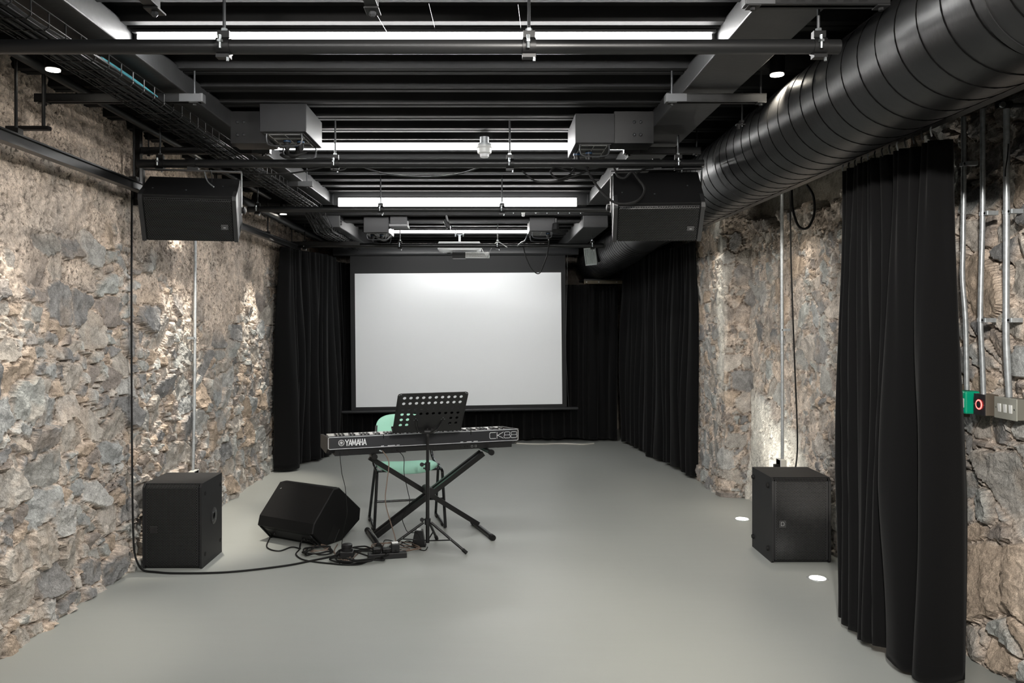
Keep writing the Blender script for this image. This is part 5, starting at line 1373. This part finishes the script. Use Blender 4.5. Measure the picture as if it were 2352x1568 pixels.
# ================================================================== CABLES AND SMALL THINGS ON THE FLOOR
g_ = lambda x, y, z=.006: Vector((ground(x, y).x, ground(x, y).y, z))
t = thing('power_strip', 'black power strip lying on the floor under the keyboard stand', 'power strip', tuple(g_(890, 1285, 0)))
a = g_(846, 1287, 0); b = g_(935, 1281, 0); d = (b-a).normalized(); n_ = Vector((-d.y, d.x, 0))
MP = Matrix(((d.x, n_.x, 0, a.x), (d.y, n_.y, 0, a.y), (0, 0, 1, 0), (0, 0, 0, 1))); LP = (b-a).length
m = MB(); m.box(0, LP, 0, .055, 0, .036, MP, bev=.004); m.build('body', M_plastic, t)
for k in range(4):
    m = MB(); m.lathe([(.017, .036), (.017, .0368)], (.035+k*.062, .028, 0), 'Z', 16, MP); m.build('outlet', M_black, t)
for k, (u, nm, mm_) in enumerate(((.172, 'black plug with a pale face standing in the power strip, right side', M_plastic), (.115, 'small black plug in the middle of the power strip', M_black), (.055, 'black plug at the left end of the power strip', M_black))):
    t = thing('power_plug', nm, 'plug', tuple(MP @ Vector((u, .028, .037))))
    m = MB(); hh = (.055, .030, .034)[k]; m.box(u-.026, u+.026, .006, .052, .037, .037+hh, MP, bev=.006); m.build('plug_body', mm_, t)
    m = MB(); m.tube([MP @ Vector((u, .005, .05)), MP @ Vector((u, -.012, .05))], .006, 8); m.build('strain_relief', M_rubber, t, True)
    if k == 0:
        m = MB(); m.box(u-.022, u+.018, .010, .048, .037+hh, .037+hh+.006, MP, bev=.002); m.build('pale_face', M_white, t)
t = thing('foot_pedal', 'small black foot switch with a pale top standing by the music stand', 'pedal', tuple(g_(960, 1256, 0)))
c = g_(961, 1256, 0) + Vector((0, .03, 0))
m = MB(); m.prism([(-.048, 0), (.048, 0), (.044, .014), (-.044, .014)], -.036, .036, lambda p, y: c+Vector((p[0], y, p[1]))); m.build('base', M_rubber, t)
m = MB(); m.prism([(-.044, .014), (.044, .014), (.026, .104), (-.026, .104)], -.030, .030, lambda p, y: c+Vector((p[0], y+(p[1]*.12), p[1]))); m.build('body', M_stand, t)
m = MB(); m.box(c.x-.014, c.x+.014, c.y-.012, c.y+.02, .104, .112, bev=.002); m.build('top_label', M_white, t)
t = thing('round_adapter', 'round black adapter box lying among the floor cables', 'adapter', tuple(g_(796, 1275, 0)))
c = g_(797, 1278, 0)
m = MB(); m.box(c.x-.045, c.x+.045, c.y-.03, c.y+.03, 0, .040, bev=.008); m.build('lower_box', M_plastic, t)
m = MB(); m.lathe([(.036, .040), (.036, .052), (.031, .055), (.031, .060), (.034, .062), (.034, .078), (.030, .081)], (c.x, c.y, 0), 'Z', 24); m.build('round_cap', M_plastic, t, True)

# wires hanging from the stage piano
def P_(x, y, Y): return at(x, y, Y)
cable([K(.085, .015, .637), P_(785, 1085, 5.22), P_(793, 1120, 5.2), P_(797, 1165, 5.2), P_(797, 1182, 5.18), P_(791, 1210, 5.20), P_(785, 1250, 5.22), g_(787, 1262), g_(800, 1268)], .0022, 'thin black wire hanging from the left end of the stage piano to the round adapter')
cable([K(.365, .010, .640), P_(893, 1060, 5.3), P_(889, 1105, 5.27), P_(885, 1150, 5.24), P_(896, 1195, 5.22), P_(905, 1225, 5.22), P_(909, 1245, 5.2), g_(905, 1262, .02)], .0036, 'reddish brown audio cable hanging from the middle of the stage piano', M_copper)
cable([K(.345+.0, .005, .642), K(.362, -.005, .636)], .0058, 'pale jack plug in the back of the stage piano', M_bolt, 'plug', 'jack_plug', k=2)
cable([K(.465, .015, .638), P_(927, 1050, 5.33), P_(928, 1085, 5.3), P_(936, 1125, 5.3), P_(941, 1152, 5.3), P_(932, 1172, 5.3), P_(924, 1190, 5.3), P_(930, 1210, 5.3), P_(938, 1222, 5.3), P_(958, 1224, 5.25), P_(966, 1238, 5.2)], .0025, 'thin black wire hanging from the stage piano to the foot switch')
# floor tangle
rnd = random.Random(11)
def coil(cx, cy, rx, ry, turns, r, label, m_=None, seed=0, tail=()):
    rn = random.Random(seed); pts = []; n = int(turns*12)
    c = ground(cx, cy); 
    for i in range(n+1):
        a = 2*PI*i/12 + seed; k = 1+rn.uniform(-.22, .22)
        pts.append(Vector((c.x + rx*k*math.cos(a), c.y + ry*k*math.sin(a), .006+r+.010*rn.random()+.0015*i/3)))
    pts += [Vector(p) for p in tail]
    return cable(pts, r, label, m_, k=5)
coil(825, 1283, .17, .13, 3.2, .0052, 'black cable coiled on the floor left of the power strip', None, 1, tail=(g_(850, 1282, .012), g_(846, 1280, .03)))
coil(905, 1264, .15, .10, 2.6, .0032, 'brown cable coiled over the power strip', M_copper, 2, tail=(g_(905, 1262, .02),))
coil(730, 1272, .085, .085, 2.2, .0055, 'black cable coiled in front of the floor monitor', None, 3, tail=(g_(725, 1262, .03), P_(695, 1236, 5.42)))
coil(728, 1266, .07, .05, 1.6, .0032, 'brown cable loop in front of the floor monitor', M_copper, 4, tail=(g_(770, 1272), g_(800, 1290), g_(830, 1268), g_(880, 1262, .02)))
coil(938, 1256, .05, .06, 1.5, .0030, 'thin black wire coiled beside the foot switch', None, 6, tail=(g_(955, 1260), g_(975, 1266), g_(982, 1258)))
cable([P_(627, 1222, 5.62), P_(620, 1235, 5.55), g_(613, 1258), g_(640, 1267), g_(670, 1258), g_(690, 1262)], .0042, 'black cable looping out from under the left of the floor monitor')
cable([P_(697, 1232, 5.40), P_(690, 1250, 5.36), g_(688, 1263), g_(680, 1275), g_(700, 1288), g_(760, 1296), g_(800, 1298), g_(850, 1288), g_(905, 1268, .03)], .0048, 'black cable curving along the floor from the monitor towards the power strip')
cable([g_(775, 1252), g_(768, 1266), g_(775, 1282), g_(795, 1288), g_(820, 1268), g_(845, 1260), g_(880, 1258)], .0038, 'pale brown wire bending between the adapter and the monitor', M_copper)
cable([g_(780, 1296), g_(784, 1288), g_(810, 1285), g_(812, 1292), g_(785, 1298), g_(830, 1297), g_(870, 1282, .02)], .0044, 'black cable loop nearest the camera left of the power strip')
cable([g_(880, 1258, .012), g_(884, 1242), g_(905, 1246), g_(912, 1262), g_(922, 1268, .02)], .003, 'thin black wire arching behind the power strip')

# ================================================================== CAMERA, WORLD, VIEW
cam = bpy.data.cameras.new('camera'); co = bpy.data.objects.new('camera', cam); C.objects.link(co)
cam.sensor_width = 36; cam.lens = F/2352*36
cam.shift_x = (1176-CX)/2352; cam.shift_y = -(784-CY)/2352
co.location = (0, 0, CAMZ); co.rotation_euler = (PI/2, 0, 0); cam.clip_start = .05; cam.clip_end = 50
sc = bpy.context.scene; sc.camera = co
w = bpy.data.worlds.new('world'); sc.world = w; w.use_nodes = True
w.node_tree.nodes['Background'].inputs[0].default_value = (.6, .62, .65, 1); w.node_tree.nodes['Background'].inputs[1].default_value = .02
vs_ = sc.view_settings; sc.display_settings.display_device = 'sRGB'
vs_.view_transform = 'Standard'; vs_.look = 'None'; vs_.gamma = 1; vs_.exposure = 1.40; vs_.use_curve_mapping = False
sc.cycles.use_denoising = True; sc.cycles.use_adaptive_sampling = True; sc.cycles.adaptive_threshold = .03; sc.cycles.max_bounces = 6; sc.cycles.diffuse_bounces = 4
sc.cycles.sample_clamp_indirect = 6
